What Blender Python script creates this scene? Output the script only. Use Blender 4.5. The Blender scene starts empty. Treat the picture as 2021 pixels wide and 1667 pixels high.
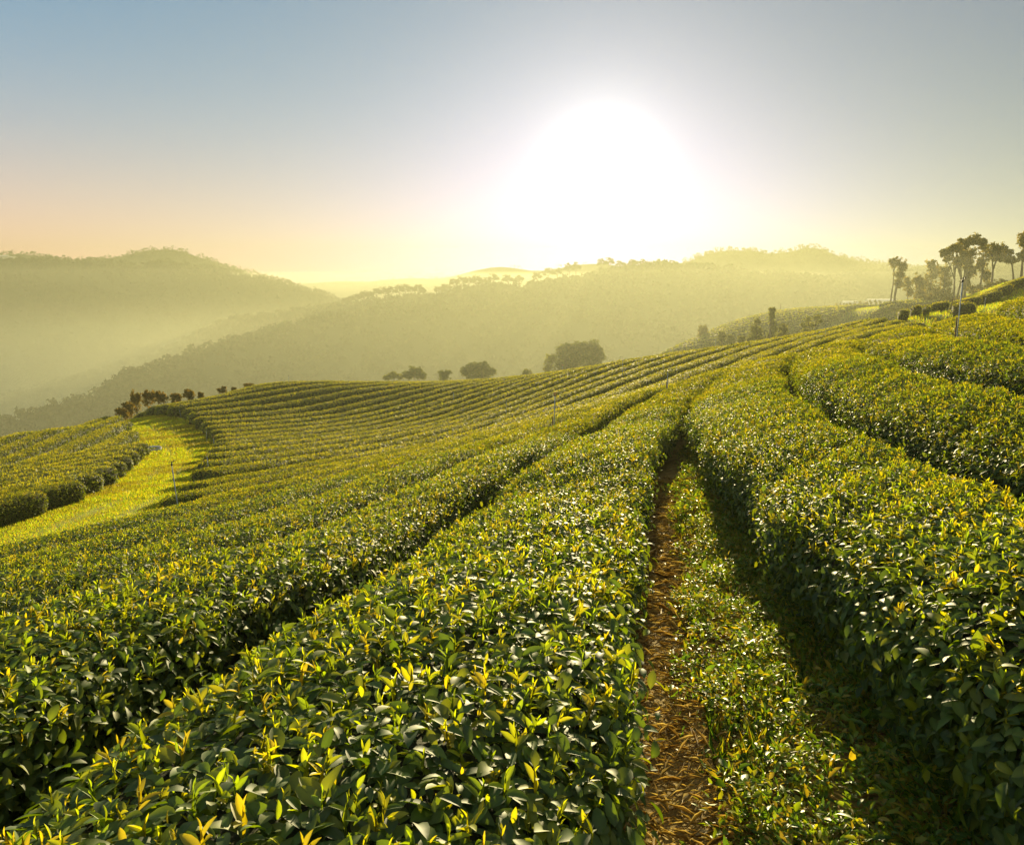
import bpy, math
import numpy as np
from mathutils import Vector, Matrix

# ------------------------------------------------------------------ camera, sky, sun
SC = bpy.context.scene
COL = SC.collection
F, HZ = 1500.0, 570.0                    # focal length and horizon row of the 2021x1667 photograph
PITCH = math.atan((833.5 - HZ) / F)
CP, SP = math.cos(PITCH), math.sin(PITCH)
cam = bpy.data.cameras.new("camera")
cam.sensor_width = 36.0
cam.lens = 36.0 * F / 2021.0
cam.clip_start, cam.clip_end = 0.05, 9000.0
camo = bpy.data.objects.new("camera", cam)
COL.objects.link(camo)
camo.location = (0, 0, 0)
camo.rotation_euler = (math.pi / 2 - PITCH, 0, 0)
SC.camera = camo

SUN_AZ, SUN_EL = math.radians(6.6), math.radians(9.3)
SUND = Vector((math.sin(SUN_AZ) * math.cos(SUN_EL), math.cos(SUN_AZ) * math.cos(SUN_EL), math.sin(SUN_EL)))
sl = bpy.data.lights.new("sun", 'SUN')
sl.energy = 5.0
sl.angle = math.radians(0.6)
sl.color = (1.0, 0.82, 0.44)
slo = bpy.data.objects.new("sun", sl)
COL.objects.link(slo)
_la = math.radians(10.5)                 # the light grazes the rows from slightly further right
slo.rotation_euler = Vector((math.sin(_la) * math.cos(SUN_EL), math.cos(_la) * math.cos(SUN_EL), math.sin(SUN_EL))).to_track_quat('Z', 'Y').to_euler()

W = bpy.data.worlds.new("World")
SC.world = W
W.use_nodes = True
nt = W.node_tree
nt.nodes.clear()


def nd(t, ty, **kw):
    n = t.nodes.new(ty)
    for k, v in kw.items():
        if k.startswith('i_'):
            n.inputs[int(k[2:])].default_value = v
        else:
            setattr(n, k, v)
    return n


def mth(t, op, a, b=None, c=None):
    n = t.nodes.new('ShaderNodeMath')
    n.operation = op
    for i, v in enumerate((a, b, c)):
        if v is None:
            continue
        if isinstance(v, (int, float)):
            n.inputs[i].default_value = v
        else:
            t.links.new(v, n.inputs[i])
    return n.outputs[0]


def build_world(t):
    L = t.links.new
    out = nd(t, 'ShaderNodeOutputWorld')
    sky = nd(t, 'ShaderNodeTexSky')
    sky.sky_type = 'NISHITA'
    sky.sun_disc = False
    sky.sun_elevation = SUN_EL
    sky.sun_rotation = SUN_AZ
    sky.air_density, sky.dust_density, sky.ozone_density = 1.0, 1.5, 1.5
    tc = nd(t, 'ShaderNodeTexCoord')
    dot = nd(t, 'ShaderNodeVectorMath', operation='DOT_PRODUCT')
    nrm = nd(t, 'ShaderNodeVectorMath', operation='NORMALIZE')
    L(tc.outputs['Generated'], nrm.inputs[0])
    L(nrm.outputs[0], dot.inputs[0])
    dot.inputs[1].default_value = Vector((math.sin(SUN_AZ), math.cos(SUN_AZ), math.tan(math.radians(8.7)))).normalized()
    ang = mth(t, 'ARCCOSINE', mth(t, 'MINIMUM', dot.outputs['Value'], 0.999999))
    ang = mth(t, 'MULTIPLY', ang, 57.2958)
    sep = nd(t, 'ShaderNodeSeparateXYZ')
    L(nrm.outputs[0], sep.inputs[0])
    el = mth(t, 'MULTIPLY', mth(t, 'ARCSINE', sep.outputs[2]), 57.2958)
    el = mth(t, 'MAXIMUM', el, 0.0)

    def gauss(x, s, amp):
        q = mth(t, 'DIVIDE', x, s)
        q = mth(t, 'MULTIPLY', mth(t, 'MULTIPLY', q, q), -1.0)
        return mth(t, 'MULTIPLY', mth(t, 'EXPONENT', q), amp)

    def expo(x, s, amp):
        return mth(t, 'MULTIPLY', mth(t, 'EXPONENT', mth(t, 'DIVIDE', x, -s)), amp)

    def tint(fac, c):
        m = nd(t, 'ShaderNodeVectorMath', operation='SCALE')
        m.inputs[0].default_value = c
        L(fac, m.inputs['Scale'])
        return m.outputs[0]

    def add(a, b):
        m = nd(t, 'ShaderNodeVectorMath', operation='ADD')
        L(a, m.inputs[0])
        L(b, m.inputs[1])
        return m.outputs[0]
    s0 = nd(t, 'ShaderNodeVectorMath', operation='SCALE')
    L(sky.outputs[0], s0.inputs[0])
    s0.inputs['Scale'].default_value = SKY['nishita']
    tot = s0.outputs[0]
    for kind, sig, c in SKY['glow']:
        tot = add(tot, tint((gauss if kind == 'g' else expo)(ang, sig, 1.0), c))
    left = mth(t, 'MULTIPLY_ADD', sep.outputs[0], -0.5, 0.5)
    low = expo(el, 6.0, 1.0)
    hi = mth(t, 'SUBTRACT', 1.0, expo(el, 6.0, 1.0))
    tot = add(tot, tint(low, SKY['band']))
    tot = add(tot, tint(mth(t, 'MULTIPLY', low, mth(t, 'POWER', left, 2.0)), SKY['leftband']))
    tot = add(tot, tint(mth(t, 'MULTIPLY', low, gauss(ang, 17.0, 1.0)), SKY['sunband']))
    tot = add(tot, tint(mth(t, 'MULTIPLY_ADD', hi, .75, .25), SKY['base']))
    back = nd(t, 'ShaderNodeMapRange', interpolation_type='SMOOTHSTEP')      # warm fill light added behind and above the camera to lift the shadows
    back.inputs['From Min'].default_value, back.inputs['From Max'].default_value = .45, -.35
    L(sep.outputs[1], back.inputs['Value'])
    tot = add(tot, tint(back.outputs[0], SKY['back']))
    tot = add(tot, tint(expo(el, 11.0, 1.0), SKY['wide']))
    bl = mth(t, 'MULTIPLY', mth(t, 'MULTIPLY', hi, expo(el, 32.0, 1.0)), mth(t, 'POWER', left, 1.5))
    tot = add(tot, tint(bl, SKY['blue']))
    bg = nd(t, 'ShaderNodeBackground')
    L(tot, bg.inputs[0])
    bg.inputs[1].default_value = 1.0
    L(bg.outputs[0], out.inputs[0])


SKY = dict(nishita=0.0008,
           glow=[('g', 2.0, (.50, .50, .42)), ('g', 3.8, (.13, .13, .12)), ('g', 9.0, (.05, .045, .05)), ('e', 13.0, (.110, .088, .052))],
           band=(.02, .01, .06), leftband=(.78, .21, .0), sunband=(.16, .12, .60), wide=(.055, .105, .058),
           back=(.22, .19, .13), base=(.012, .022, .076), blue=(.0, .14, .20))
build_world(nt)

SC.view_settings.view_transform = 'Standard'
SC.view_settings.look = 'None'
SC.view_settings.exposure = 1.75
SC.view_settings.gamma = 1.0
SC.render.engine = 'CYCLES'
cy = SC.cycles
cy.use_denoising = True
cy.max_bounces, cy.diffuse_bounces, cy.glossy_bounces, cy.transmission_bounces = 6, 3, 2, 4
cy.volume_bounces, cy.transparent_max_bounces = 1, 4
cy.sample_clamp_indirect = 6.0
cy.use_adaptive_sampling = True
cy.adaptive_threshold = 0.015

RNG = np.random.default_rng(11)


# ------------------------------------------------------------------ tagging and mesh helpers
def tag(o, label=None, cat=None, group=None, kind=None):
    if label: o['label'] = label
    if cat: o['category'] = cat
    if group: o['group'] = group
    if kind: o['kind'] = kind
    return o


def mk(name, V, FS, mats, col=None, midx=None, parent=None, smooth=True):
    """one mesh object from numpy arrays; FS is a list of index arrays, one per polygon size"""
    V = np.asarray(V, dtype=np.float32).reshape(-1, 3)
    if not isinstance(FS, (list, tuple)): FS = [FS]
    FS = [np.asarray(f, dtype=np.int32) for f in FS if len(f)]
    me = bpy.data.meshes.new(name)
    me.vertices.add(len(V))
    me.vertices.foreach_set('co', V.ravel())
    nl = sum(f.size for f in FS)
    npoly = sum(len(f) for f in FS)
    me.loops.add(nl)
    me.loops.foreach_set('vertex_index', np.concatenate([f.ravel() for f in FS]))
    me.polygons.add(npoly)
    tot = np.concatenate([np.full(len(f), f.shape[1], np.int32) for f in FS])
    st = np.concatenate([[0], np.cumsum(tot)[:-1]]).astype(np.int32)
    me.polygons.foreach_set('loop_start', st)
    if smooth: me.polygons.foreach_set('use_smooth', np.ones(npoly, dtype=bool))
    if not isinstance(mats, (list, tuple)): mats = [mats]
    for m in mats: me.materials.append(m)
    if midx is not None: me.polygons.foreach_set('material_index', np.asarray(midx, np.int32))
    if col is not None:
        a = me.color_attributes.new('Col', 'FLOAT_COLOR', 'POINT')
        c = np.ones((len(V), 4), np.float32)
        c[:, :3] = col
        a.data.foreach_set('color', c.ravel())
    me.update(calc_edges=True)
    o = bpy.data.objects.new(name, me)
    COL.objects.link(o)
    if parent: o.parent = parent
    return o


def empty(name, loc=(0, 0, 0), rz=0.0):
    o = bpy.data.objects.new(name, None)
    COL.objects.link(o)
    o.location = loc
    o.rotation_euler = (0, 0, rz)
    return o


class Acc:
    """collects pieces for one mesh"""
    def __init__(s): s.V, s.F, s.C, s.M, s.n = [], {3: [], 4: []}, [], {3: [], 4: []}, 0

    def add(s, V, FS, col=(1, 1, 1), mi=0):
        V = np.asarray(V, float).reshape(-1, 3)
        if not isinstance(FS, (list, tuple)): FS = [FS]
        for f in FS:
            f = np.asarray(f, int)
            if not len(f): continue
            k = f.shape[1]
            s.F[k].append(f + s.n)
            s.M[k].append(np.full(len(f), mi))
        s.V.append(V)
        s.C.append(np.broadcast_to(np.asarray(col, float), (len(V), 3)))
        s.n += len(V)

    def build(s, name, mats, parent=None, smooth=True):
        if not s.n: return None
        FS, M = [], []
        for k in (4, 3):
            if s.F[k]:
                FS.append(np.vstack(s.F[k]))
                M.append(np.concatenate(s.M[k]))
        return mk(name, np.vstack(s.V), FS, mats, np.vstack(s.C), np.concatenate(M), parent, smooth)


def tube(acc, pts, rad, n=8, col=(1, 1, 1), mi=0, cap=True):
    pts = np.asarray(pts, float)
    rad = np.broadcast_to(np.asarray(rad, float), (len(pts),))
    d = np.gradient(pts, axis=0)
    d /= np.linalg.norm(d, axis=1)[:, None] + 1e-9
    ref = np.array([1., 0, 0]) if abs(d[0][0]) < .8 else np.array([0, 1., 0])
    a = np.cross(d, ref)
    a /= np.linalg.norm(a, axis=1)[:, None]
    b = np.cross(d, a)
    ph = np.linspace(0, 2 * math.pi, n, endpoint=False)
    V = pts[:, None] + rad[:, None, None] * (a[:, None] * np.cos(ph)[None, :, None] + b[:, None] * np.sin(ph)[None, :, None])
    V = V.reshape(-1, 3)
    f = []
    for i in range(len(pts) - 1):
        for k in range(n):
            f.append((i * n + k, i * n + (k + 1) % n, (i + 1) * n + (k + 1) % n, (i + 1) * n + k))
    fs = [np.array(f)]
    if cap:
        V = np.vstack([V, pts[0], pts[-1]])
        q = len(V)
        t = [(q - 2, (k + 1) % n, k) for k in range(n)] + [(q - 1, (len(pts) - 1) * n + k, (len(pts) - 1) * n + (k + 1) % n) for k in range(n)]
        fs.append(np.array(t))
    acc.add(V, fs, col, mi)


# ------------------------------------------------------------------ materials
def new_mat(name):
    m = bpy.data.materials.new(name)
    m.use_nodes = True
    m.node_tree.nodes.clear()
    return m, m.node_tree


def leaf_mat(name, rough=.4, transl=.45, tcol=(1.9, 1.5, .35), spec=.5, vary=.0):
    m, t = new_mat(name)
    L = t.links.new
    out = nd(t, 'ShaderNodeOutputMaterial')
    at = nd(t, 'ShaderNodeAttribute', attribute_name='Col')
    pr = nd(t, 'ShaderNodeBsdfPrincipled')
    pr.inputs['Roughness'].default_value = rough
    pr.inputs['Specular IOR Level'].default_value = spec
    L(at.outputs['Color'], pr.inputs['Base Color'])
    tr = nd(t, 'ShaderNodeBsdfTranslucent')
    mu = nd(t, 'ShaderNodeVectorMath', operation='MULTIPLY')
    mu.inputs[1].default_value = tcol
    L(at.outputs['Color'], mu.inputs[0])
    L(mu.outputs[0], tr.inputs[0])
    mx = nd(t, 'ShaderNodeMixShader')
    mx.inputs[0].default_value = transl
    L(pr.outputs[0], mx.inputs[1])
    L(tr.outputs[0], mx.inputs[2])
    L(mx.outputs[0], out.inputs[0])
    return m


def noise_mat(name, cols, scale, rough=.85, detail=6.0, bump=.3, bscale=None, spec=.3, dist=.02):
    m, t = new_mat(name)
    L = t.links.new
    out = nd(t, 'ShaderNodeOutputMaterial')
    tc = nd(t, 'ShaderNodeTexCoord')
    n1 = nd(t, 'ShaderNodeTexNoise')
    n1.inputs['Scale'].default_value = scale
    n1.inputs['Detail'].default_value = detail
    n1.inputs['Roughness'].default_value = .65
    L(tc.outputs['Object'], n1.inputs['Vector'])
    cr = nd(t, 'ShaderNodeValToRGB')
    e = cr.color_ramp.elements
    e[0].position, e[0].color = .3, (*cols[0], 1)
    e[1].position, e[1].color = .7, (*cols[-1], 1)
    for i, c in enumerate(cols[1:-1]):
        q = e.new(.3 + .4 * (i + 1) / (len(cols) - 1))
        q.color = (*c, 1)
    L(n1.outputs[0], cr.inputs[0])
    pr = nd(t, 'ShaderNodeBsdfPrincipled')
    pr.inputs['Roughness'].default_value = rough
    pr.inputs['Specular IOR Level'].default_value = spec
    L(cr.outputs[0], pr.inputs['Base Color'])
    n2 = nd(t, 'ShaderNodeTexNoise')
    n2.inputs['Scale'].default_value = bscale or scale * 6
    n2.inputs['Detail'].default_value = 5
    L(tc.outputs['Object'], n2.inputs['Vector'])
    bp = nd(t, 'ShaderNodeBump')
    bp.inputs['Strength'].default_value = bump
    bp.inputs['Distance'].default_value = dist
    L(n2.outputs[0], bp.inputs['Height'])
    L(bp.outputs[0], pr.inputs['Normal'])
    L(pr.outputs[0], out.inputs[0])
    return m


def plain(name, c, rough=.5, metal=0.0):
    m, t = new_mat(name)
    out = nd(t, 'ShaderNodeOutputMaterial')
    pr = nd(t, 'ShaderNodeBsdfPrincipled')
    tc = nd(t, 'ShaderNodeTexCoord')
    nz = nd(t, 'ShaderNodeTexNoise')
    nz.inputs['Scale'].default_value = 18
    t.links.new(tc.outputs['Object'], nz.inputs['Vector'])
    cr = nd(t, 'ShaderNodeValToRGB')
    cr.color_ramp.elements[0].color = (*[x * .7 for x in c], 1)
    cr.color_ramp.elements[1].color = (*[min(1, x * 1.15) for x in c], 1)
    t.links.new(nz.outputs[0], cr.inputs[0])
    t.links.new(cr.outputs[0], pr.inputs['Base Color'])
    pr.inputs['Roughness'].default_value = rough
    pr.inputs['Metallic'].default_value = metal
    t.links.new(pr.outputs[0], out.inputs[0])
    return m


M_TEA = leaf_mat('tea_leaf', .56, .50, (2.3, 1.85, .18), .42)
M_TEA_FAR = leaf_mat('tea_leaf_distant', .6, .52, (2.65, 1.95, .14), .4)
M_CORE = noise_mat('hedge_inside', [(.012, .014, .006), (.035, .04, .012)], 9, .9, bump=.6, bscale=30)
M_WEED = leaf_mat('weed_leaf', .45, .5, (1.8, 1.5, .3), .4)
M_GRASS = leaf_mat('grass_blade', .55, .6, (2.3, 2.1, .2), .3)
M_TREE = leaf_mat('tree_leaf', .6, .55, (2.5, 1.85, .4), .3)
M_FOREST = leaf_mat('forest_leaf', .7, .25, (1.6, 1.3, .5), .15)
M_SOIL = noise_mat('soil', [(.13, .085, .02), (.26, .18, .04), (.40, .29, .07)], 5, .95, bump=.6, bscale=40)
M_GROUND = noise_mat('hill_ground', [(.04, .04, .012), (.05, .07, .016), (.08, .09, .02)], 1.2, .95, bump=.5, bscale=14)
M_TURF = noise_mat('turf', [(.16, .19, .015), (.26, .27, .02), (.32, .25, .04)], 1.8, .9, bump=.8, bscale=60)
M_HILL = noise_mat('hill_forest_floor', [(.025, .035, .015), (.05, .06, .025)], .02, .95, bump=.4, bscale=.2, dist=2)
M_BARK = noise_mat('bark', [(.05, .035, .025), (.11, .085, .06)], 8, .9, bump=.5, bscale=30)
M_PIPE = plain('pipe_plastic', (.15, .22, .26), .6)
M_DARK = plain('dark_metal', (.05, .045, .04), .45, .6)
M_RUST = plain('rusty_metal', (.30, .12, .06), .6, .3)
M_WOOD = noise_mat('weathered_wood', [(.05, .03, .02), (.10, .07, .045)], 20, .9)
M_STRAW = leaf_mat('straw', .6, .3, (1.25, 1.15, .6), .4)
M_CONC = plain('pale_concrete', (.32, .33, .32), .8)
M_ROOF = plain('pale_sheet_roof', (.35, .36, .37), .7)
M_WALL = plain('pale_wall', (.6, .56, .5), .8)

# ------------------------------------------------------------------ terrain
CTRL = [(2.49, 11.78, -2.92), (3.51, 15.12, -3.0), (4.38, 17.5, -2.96), (6.2, 21.61, -2.98), (-0.9, 1.2, -1.69), (-0.76, 2.01, -1.84), (-0.62, 2.85, -1.96),
        (-0.24, 5.02, -2.32), (0.34, 8.01, -2.55), (0.86, 10.27, -2.77), (2.24, 15.1, -3.18), (5.94, 23.75, -3.59), (-2.33, 3.26, -2.23),
        (-2.13, 4.43, -2.56), (-1.71, 6.73, -2.92), (-1.06, 9.76, -3.27), (0.12, 14.22, -3.61), (1.25, 17.58, -3.84), (-3.91, 5.53, -2.93),
        (-3.48, 7.82, -3.4), (-2.59, 11.74, -3.79), (1.46, 23.05, -4.59), (4.67, 28.99, -4.74), (8.4, 34.5, -4.8), (13.2, 40.49, -4.11),
        (6.15, 38.33, -5.32), (7.45, 46.52, -5.57), (8.62, 53.93, -5.67), (-19.32, 70.14, -9.49), (-14.95, 53.95, -9.35), (-10.6, 38.04, -8.2),
        (-6.17, 14.23, -4.82), (-9.89, 23.01, -6.29), (-12.68, 32.15, -7.5), (-15.25, 36.28, -8.01), (-18.62, 43.05, -8.6),
        (-22.32, 48.99, -8.87), (-27.05, 53.26, -9.32), (-4.05, 28.27, -6.69), (-5.9, 41.41, -8.28), (-7.74, 54.59, -8.97),
        (-9.64, 68.28, -9.07), (-0.44, 62.69, -8.06), (-0.31, 43.71, -7.35), (-0.26, 36.65, -6.79), (-22.68, 66.19, -9.13),
        (-4.46, 12.69, -4.35), (-7.85, 22.46, -6.27), (-7.17, 10.18, -4.35), (2.5, 3.6, -1.8), (2.8, 5.27, -1.95), (3.33, 7.88, -2.10),
        (4.16, 11.25, -2.27), (4.42, 12.19, -2.13), (4.65, 6.86, -1.61), (4.87, 7.88, -1.71), (6.0, 12.24, -1.86), (7.74, 17.13, -2.07),
        (7.08, 10.55, -1.49), (7.48, 11.94, -1.54), (9.4, 17.21, -1.72),
        # ground under and behind the camera
        (-.3, -3, -1.55), (-6, -3, -2.6), (6, -3, -1.0), (.45, 2.16, -1.76), (1.36, 2.16, -1.68), (0, 0, -1.64), (0, -15, -1.6), (-15, -10, -4.4),
        (15, -10, .2), (-14, 6, -5.4), (-25, 10, -8), (12, 8, -.9), (20, 12, -.2),
        # left tea blocks and their crest
        (-12.9, 19.6, -6.13), (-12.9, 22.0, -6.35), (-14.1, 26.6, -6.92), (-17.6, 36.2, -8.03), (-19.5, 39.4, -8.33), (-23.1, 45.9, -8.74), (-27.8, 54.0, -9.36),
        (-18.8, 27.2, -7.3), (-28, 46, -9.3), (-29, 50, -9.65), (-28.5, 41.6, -8.75), (-33, 48, -11.2), (-38, 57, -14.5), (-31, 64, -13), (-45, 50, -17), (-35, 30, -11),
        # over the crest
        (-24, 84, -14), (-10, 86, -13), (0, 80, -11.3), (10, 72, -8.6), (17, 64, -6.7), (24, 60, -4.9), (-20, 112, -24), (0, 106, -19), (14, 90, -13),
        (15, 28, -2.45), (15.6, 21.6, -1.0),  (18, 38, -2.9), (22, 30, -1.4), (30, 45, -2.2),
        (55, 60, 1.8), (38, 38, .0),
        (70, 100, 1.2), (64, 105, -.4), (55, 108, -2.3), (53, 104, -2.3), (57, 104, -2.0), (50, 100, -2.7), (60, 97, -1.2), (62, 120, -3), (80, 120, 0),
        (26.9, 52, -2.15), (28.6, 54, -1.98), (31.4, 56, -1.85), (34.5, 58, -1.65), (37.1, 60, -1.25), (39.5, 62, -.7), (41.8, 64, -.2), (43.1, 64, .3), (48, 75, .3), (44, 72, -1.0), (52, 85, -.6),
        # terraced slope beyond
        (19.9, 105, -9.7), (24.6, 112, -8.6), (30.2, 120, -7.4), (36.6, 128, -6.1), (45, 138, -5.2), (62, 145, -4.6), (74, 150, -4.3), (84, 150, -3.3),
        (23, 96, -11.2), (33, 98, -9.0), (43, 98, -7.0), (52, 95, -5.0), (8, 112, -18), (14, 108, -13.5), (18, 118, -13.5), (26, 132, -12), (38, 146, -10),
        (50, 158, -9), (75, 170, -9), (20, 150, -25), (50, 185, -25), (100, 180, -10), (-10, 130, -28), (-40, 110, -32), (0, 160, -38)]
_P = np.array(CTRL, float)


def _tps(P, lam):
    n = len(P)
    d = np.linalg.norm(P[:, None, :2] - P[None, :, :2], axis=2)
    K = np.where(d > 0, d * d * np.log(d + 1e-9), 0) + lam * np.eye(n)
    A = np.zeros((n + 3, n + 3))
    A[:n, :n] = K
    A[:n, n] = 1
    A[:n, n + 1:] = P[:, :2]
    A[n, :n] = 1
    A[n + 1:, :n] = P[:, :2].T
    return np.linalg.solve(A, np.r_[P[:, 2], 0, 0, 0])


_W = _tps(_P, 3.0)


def _gz_raw(x, y):
    x = np.asarray(x, float)
    y = np.asarray(y, float)
    shp = np.broadcast(x, y).shape
    x = np.broadcast_to(x, shp).ravel()
    y = np.broadcast_to(y, shp).ravel()
    out = np.empty(len(x))
    for i in range(0, len(x), 20000):
        a, b = x[i:i + 20000], y[i:i + 20000]
        d2 = (a[:, None] - _P[:, 0]) ** 2 + (b[:, None] - _P[:, 1]) ** 2
        U = .5 * d2 * np.log(d2 + 1e-12)
        out[i:i + 20000] = U @ _W[:len(_P)] + _W[len(_P)] + _W[-2] * a + _W[-1] * b
    r = np.hypot(x * 1.2, y)
    t = np.clip((r - 150) / 160, 0, 1)
    t = t * t * (3 - 2 * t)
    out = np.clip(out, -76, 9)
    return (out * (1 - t) - 76 * t).reshape(shp)


# a fine lookup grid for the near ground (bilinear), the exact spline elsewhere
_GX = np.arange(-60, 100.1, .5)
_GY = np.arange(-16, 200.1, .5)
_G = _gz_raw(_GX[None, :], _GY[:, None])


def gz(x, y):
    x = np.asarray(x, float)
    y = np.asarray(y, float)
    fx = np.clip((x - _GX[0]) / .5, 0, len(_GX) - 1.001)
    fy = np.clip((y - _GY[0]) / .5, 0, len(_GY) - 1.001)
    ix, iy = fx.astype(int), fy.astype(int)
    ax, ay = fx - ix, fy - iy
    return (_G[iy, ix] * (1 - ax) * (1 - ay) + _G[iy, ix + 1] * ax * (1 - ay) + _G[iy + 1, ix] * (1 - ax) * ay + _G[iy + 1, ix + 1] * ax * ay)


def ray(u, v):
    a, w = (u - 1010.5) / F, (833.5 - v) / F
    return np.array([a, CP + w * SP, -SP + w * CP])


def at(u, v, y):
    r = ray(u, v)
    return r * (y / r[1])


def on_ground(u, v, h=0.0, y0=2.0, y1=170.0):
    """first point where the line of sight meets the ground raised by h"""
    r = ray(u, v)
    ys = np.exp(np.linspace(math.log(y0), math.log(y1), 3000))
    p = r[None] * (ys / r[1])[:, None]
    k = np.where(p[:, 2] < gz(p[:, 0], p[:, 1]) + h)[0]
    return p[k[0]] if len(k) else None


def seg_axis(a, b, d0, g, dmax=None):
    v, s = [a], d0
    while v[-1] < b:
        v.append(v[-1] + s)
        s = min(s * g, dmax or 1e9)
    return v


_ax = seg_axis(0, 60, .25, 1.012, .9) 
_ax = _ax + seg_axis(_ax[-1] + 2, 900, 3, 1.09)
gx = np.array(sorted([-a for a in _ax[1:]] + _ax))
_ay = seg_axis(0, 160, .25, 1.008, 1.0)
_ay = _ay + seg_axis(_ay[-1] + 3, 740, 4, 1.06)
gy = np.array(sorted([-a for a in seg_axis(.5, 220, 1.0, 1.12)[1:]] + _ay))
GXX, GYY = np.meshgrid(gx, gy)
GZ = np.where((GXX > -59) & (GXX < 99) & (GYY > -15.5) & (GYY < 199), gz(GXX, GYY), _gz_raw(GXX, GYY))


def grid_faces(r, c):
    i = np.arange(r - 1)[:, None] * c + np.arange(c - 1)[None]
    i = i.ravel()
    return np.stack([i, i + 1, i + c + 1, i + c], 1)


g = mk('ground', np.stack([GXX, GYY, GZ], -1), grid_faces(len(gy), len(gx)), M_GROUND)
tag(g, kind='structure')

# ------------------------------------------------------------------ the family of hedge lines
DS = .25
_S = np.arange(-40, 90, DS)
_TH = np.radians(np.interp(_S, [-40, -5, 5, 12, 21, 32, 50, 80], [-20, 8.5, 10, 15, 24.5, 35, 46, 58]))
_X = np.cumsum(np.sin(_TH)) * DS
_Y = np.cumsum(np.cos(_TH)) * DS
_i0 = int(np.argmin(abs(_S)))
_X += .12 - _X[_i0]
_Y -= _Y[_i0]


def offs(s, D):
    """point at arc length s along the line that runs D metres to the left of the dirt path's left edge"""
    th = np.interp(s, _S, _TH)
    return np.interp(s, _S, _X) - D * np.cos(th), np.interp(s, _S, _Y) + D * np.sin(th), th


class FamilyCurve:
    def __init__(s, Dc): s.Dc = Dc

    def __call__(s, t, a):     # a: sideways, + to the left
        x, y, th = offs(t, (s.Dc(t) if callable(s.Dc) else s.Dc) + a)
        return x, y, np.stack([-np.cos(th), np.sin(th), 0 * th], -1), np.stack([np.sin(th), np.cos(th), 0 * th], -1)

    def speed(s, t):
        k = np.interp(t, (_S[1:] + _S[:-1]) / 2, np.diff(_TH) / DS)
        return 1 + k * (s.Dc(t) if callable(s.Dc) else s.Dc)


class PolyCurve:
    def __init__(s, pts):
        p = np.array(pts, float)
        L = np.r_[0, np.cumsum(np.hypot(*np.diff(p, axis=0).T))]
        n = max(8, int(L[-1] / .4))
        t = np.linspace(0, L[-1], n)
        x, y = np.interp(t, L, p[:, 0]), np.interp(t, L, p[:, 1])
        for _ in range(3):
            x[1:-1] = (x[:-2] + 2 * x[1:-1] + x[2:]) / 4
            y[1:-1] = (y[:-2] + 2 * y[1:-1] + y[2:]) / 4
        s.t, s.x, s.y, s.L = t, x, y, L[-1]
        s.dx, s.dy = np.gradient(x, t), np.gradient(y, t)

    def __call__(s, t, a):
        x, y = np.interp(t, s.t, s.x), np.interp(t, s.t, s.y)
        dx, dy = np.interp(t, s.t, s.dx), np.interp(t, s.t, s.dy)
        q = np.hypot(dx, dy)
        dx, dy = dx / q, dy / q
        return x - a * dy, y + a * dx, np.stack([-dy, dx, 0 * dx], -1), np.stack([dx, dy, 0 * dx], -1)

    def speed(s, t): return np.ones_like(t)


# clipped mushroom section of a tea hedge: half width .6, height .85
_PR = np.array([(.34, .04), (.47, .22), (.57, .42), (.60, .60), (.565, .735), (.46, .815), (.30, .85), (.10, .868), (0, .87)])
_PR = np.vstack([_PR, _PR[:-1][::-1] * [-1, 1]])
_PL = np.r_[0, np.cumsum(np.hypot(*np.diff(_PR, axis=0).T))]
PER = _PL[-1]
_PN = np.gradient(_PR, _PL, axis=0)
_PN = np.stack([_PN[:, 1], -_PN[:, 0]], 1)
_PN /= np.linalg.norm(_PN, axis=1)[:, None]


def _fold(seed):
    r = np.random.default_rng(seed)
    k = r.uniform(.4, 3.2, 9)
    p = r.uniform(0, 6.28, 9)
    am = r.uniform(.3, 1, 9) / np.sqrt(k)
    am /= am.sum()
    return lambda s: (np.sin(s[..., None] * k + p) * am).sum(-1) * 1.8


class Hedge:
    def __init__(s, curve, s0, s1, seed, w=1.0, h=1.0, ends=(True, True)):
        s.c, s.s0, s.s1, s.w, s.h, s.ends = curve, s0, s1, w, h, ends
        s.fl, s.fr, s.ft = _fold(seed), _fold(seed + 1), _fold(seed + 2)

    def pos(s, t, q, inset=0.0):
        """t along, q = 0..PER across the section; returns points and outward normals"""
        a = np.interp(q, _PL, _PR[:, 0])
        h = np.interp(q, _PL, _PR[:, 1])
        na = np.interp(q, _PL, _PN[:, 0])
        nh = np.interp(q, _PL, _PN[:, 1])
        a = a - na * inset
        h = h - nh * inset
        side = np.where(a > 0, s.fl(t), s.fr(t))
        a = a * (s.w(t) if callable(s.w) else s.w) * (1 + .10 * side)
        h = h * s.h * (1 + .035 * s.ft(t) * (h > .5)) + .012 * np.sin(t * 7.3 + a * 9)
        e = np.ones_like(t)
        tilt = np.zeros_like(t)
        if s.ends[0]:
            d = np.clip((t - s.s0) / .38, 0, 1)
            e = e * np.sqrt(np.clip(1 - (1 - d) ** 2.4, 0.0, 1))
            tilt = tilt - (1 - d) * 1.2
        if s.ends[1]:
            d = np.clip((s.s1 - t) / .38, 0, 1)
            e = e * np.sqrt(np.clip(1 - (1 - d) ** 2.4, 0.0, 1))
            tilt = tilt + (1 - d) * 1.2
        a = a * e
        h = h * (.35 + .65 * e)
        x, y, sd, al = s.c(t, a)
        z = gz(x, y) + h
        n = sd * na[:, None] + np.array([0, 0, 1.]) * nh[:, None] + al * tilt[:, None]
        n /= np.linalg.norm(n, axis=1)[:, None]
        return np.stack([x, y, z], 1), n


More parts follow.
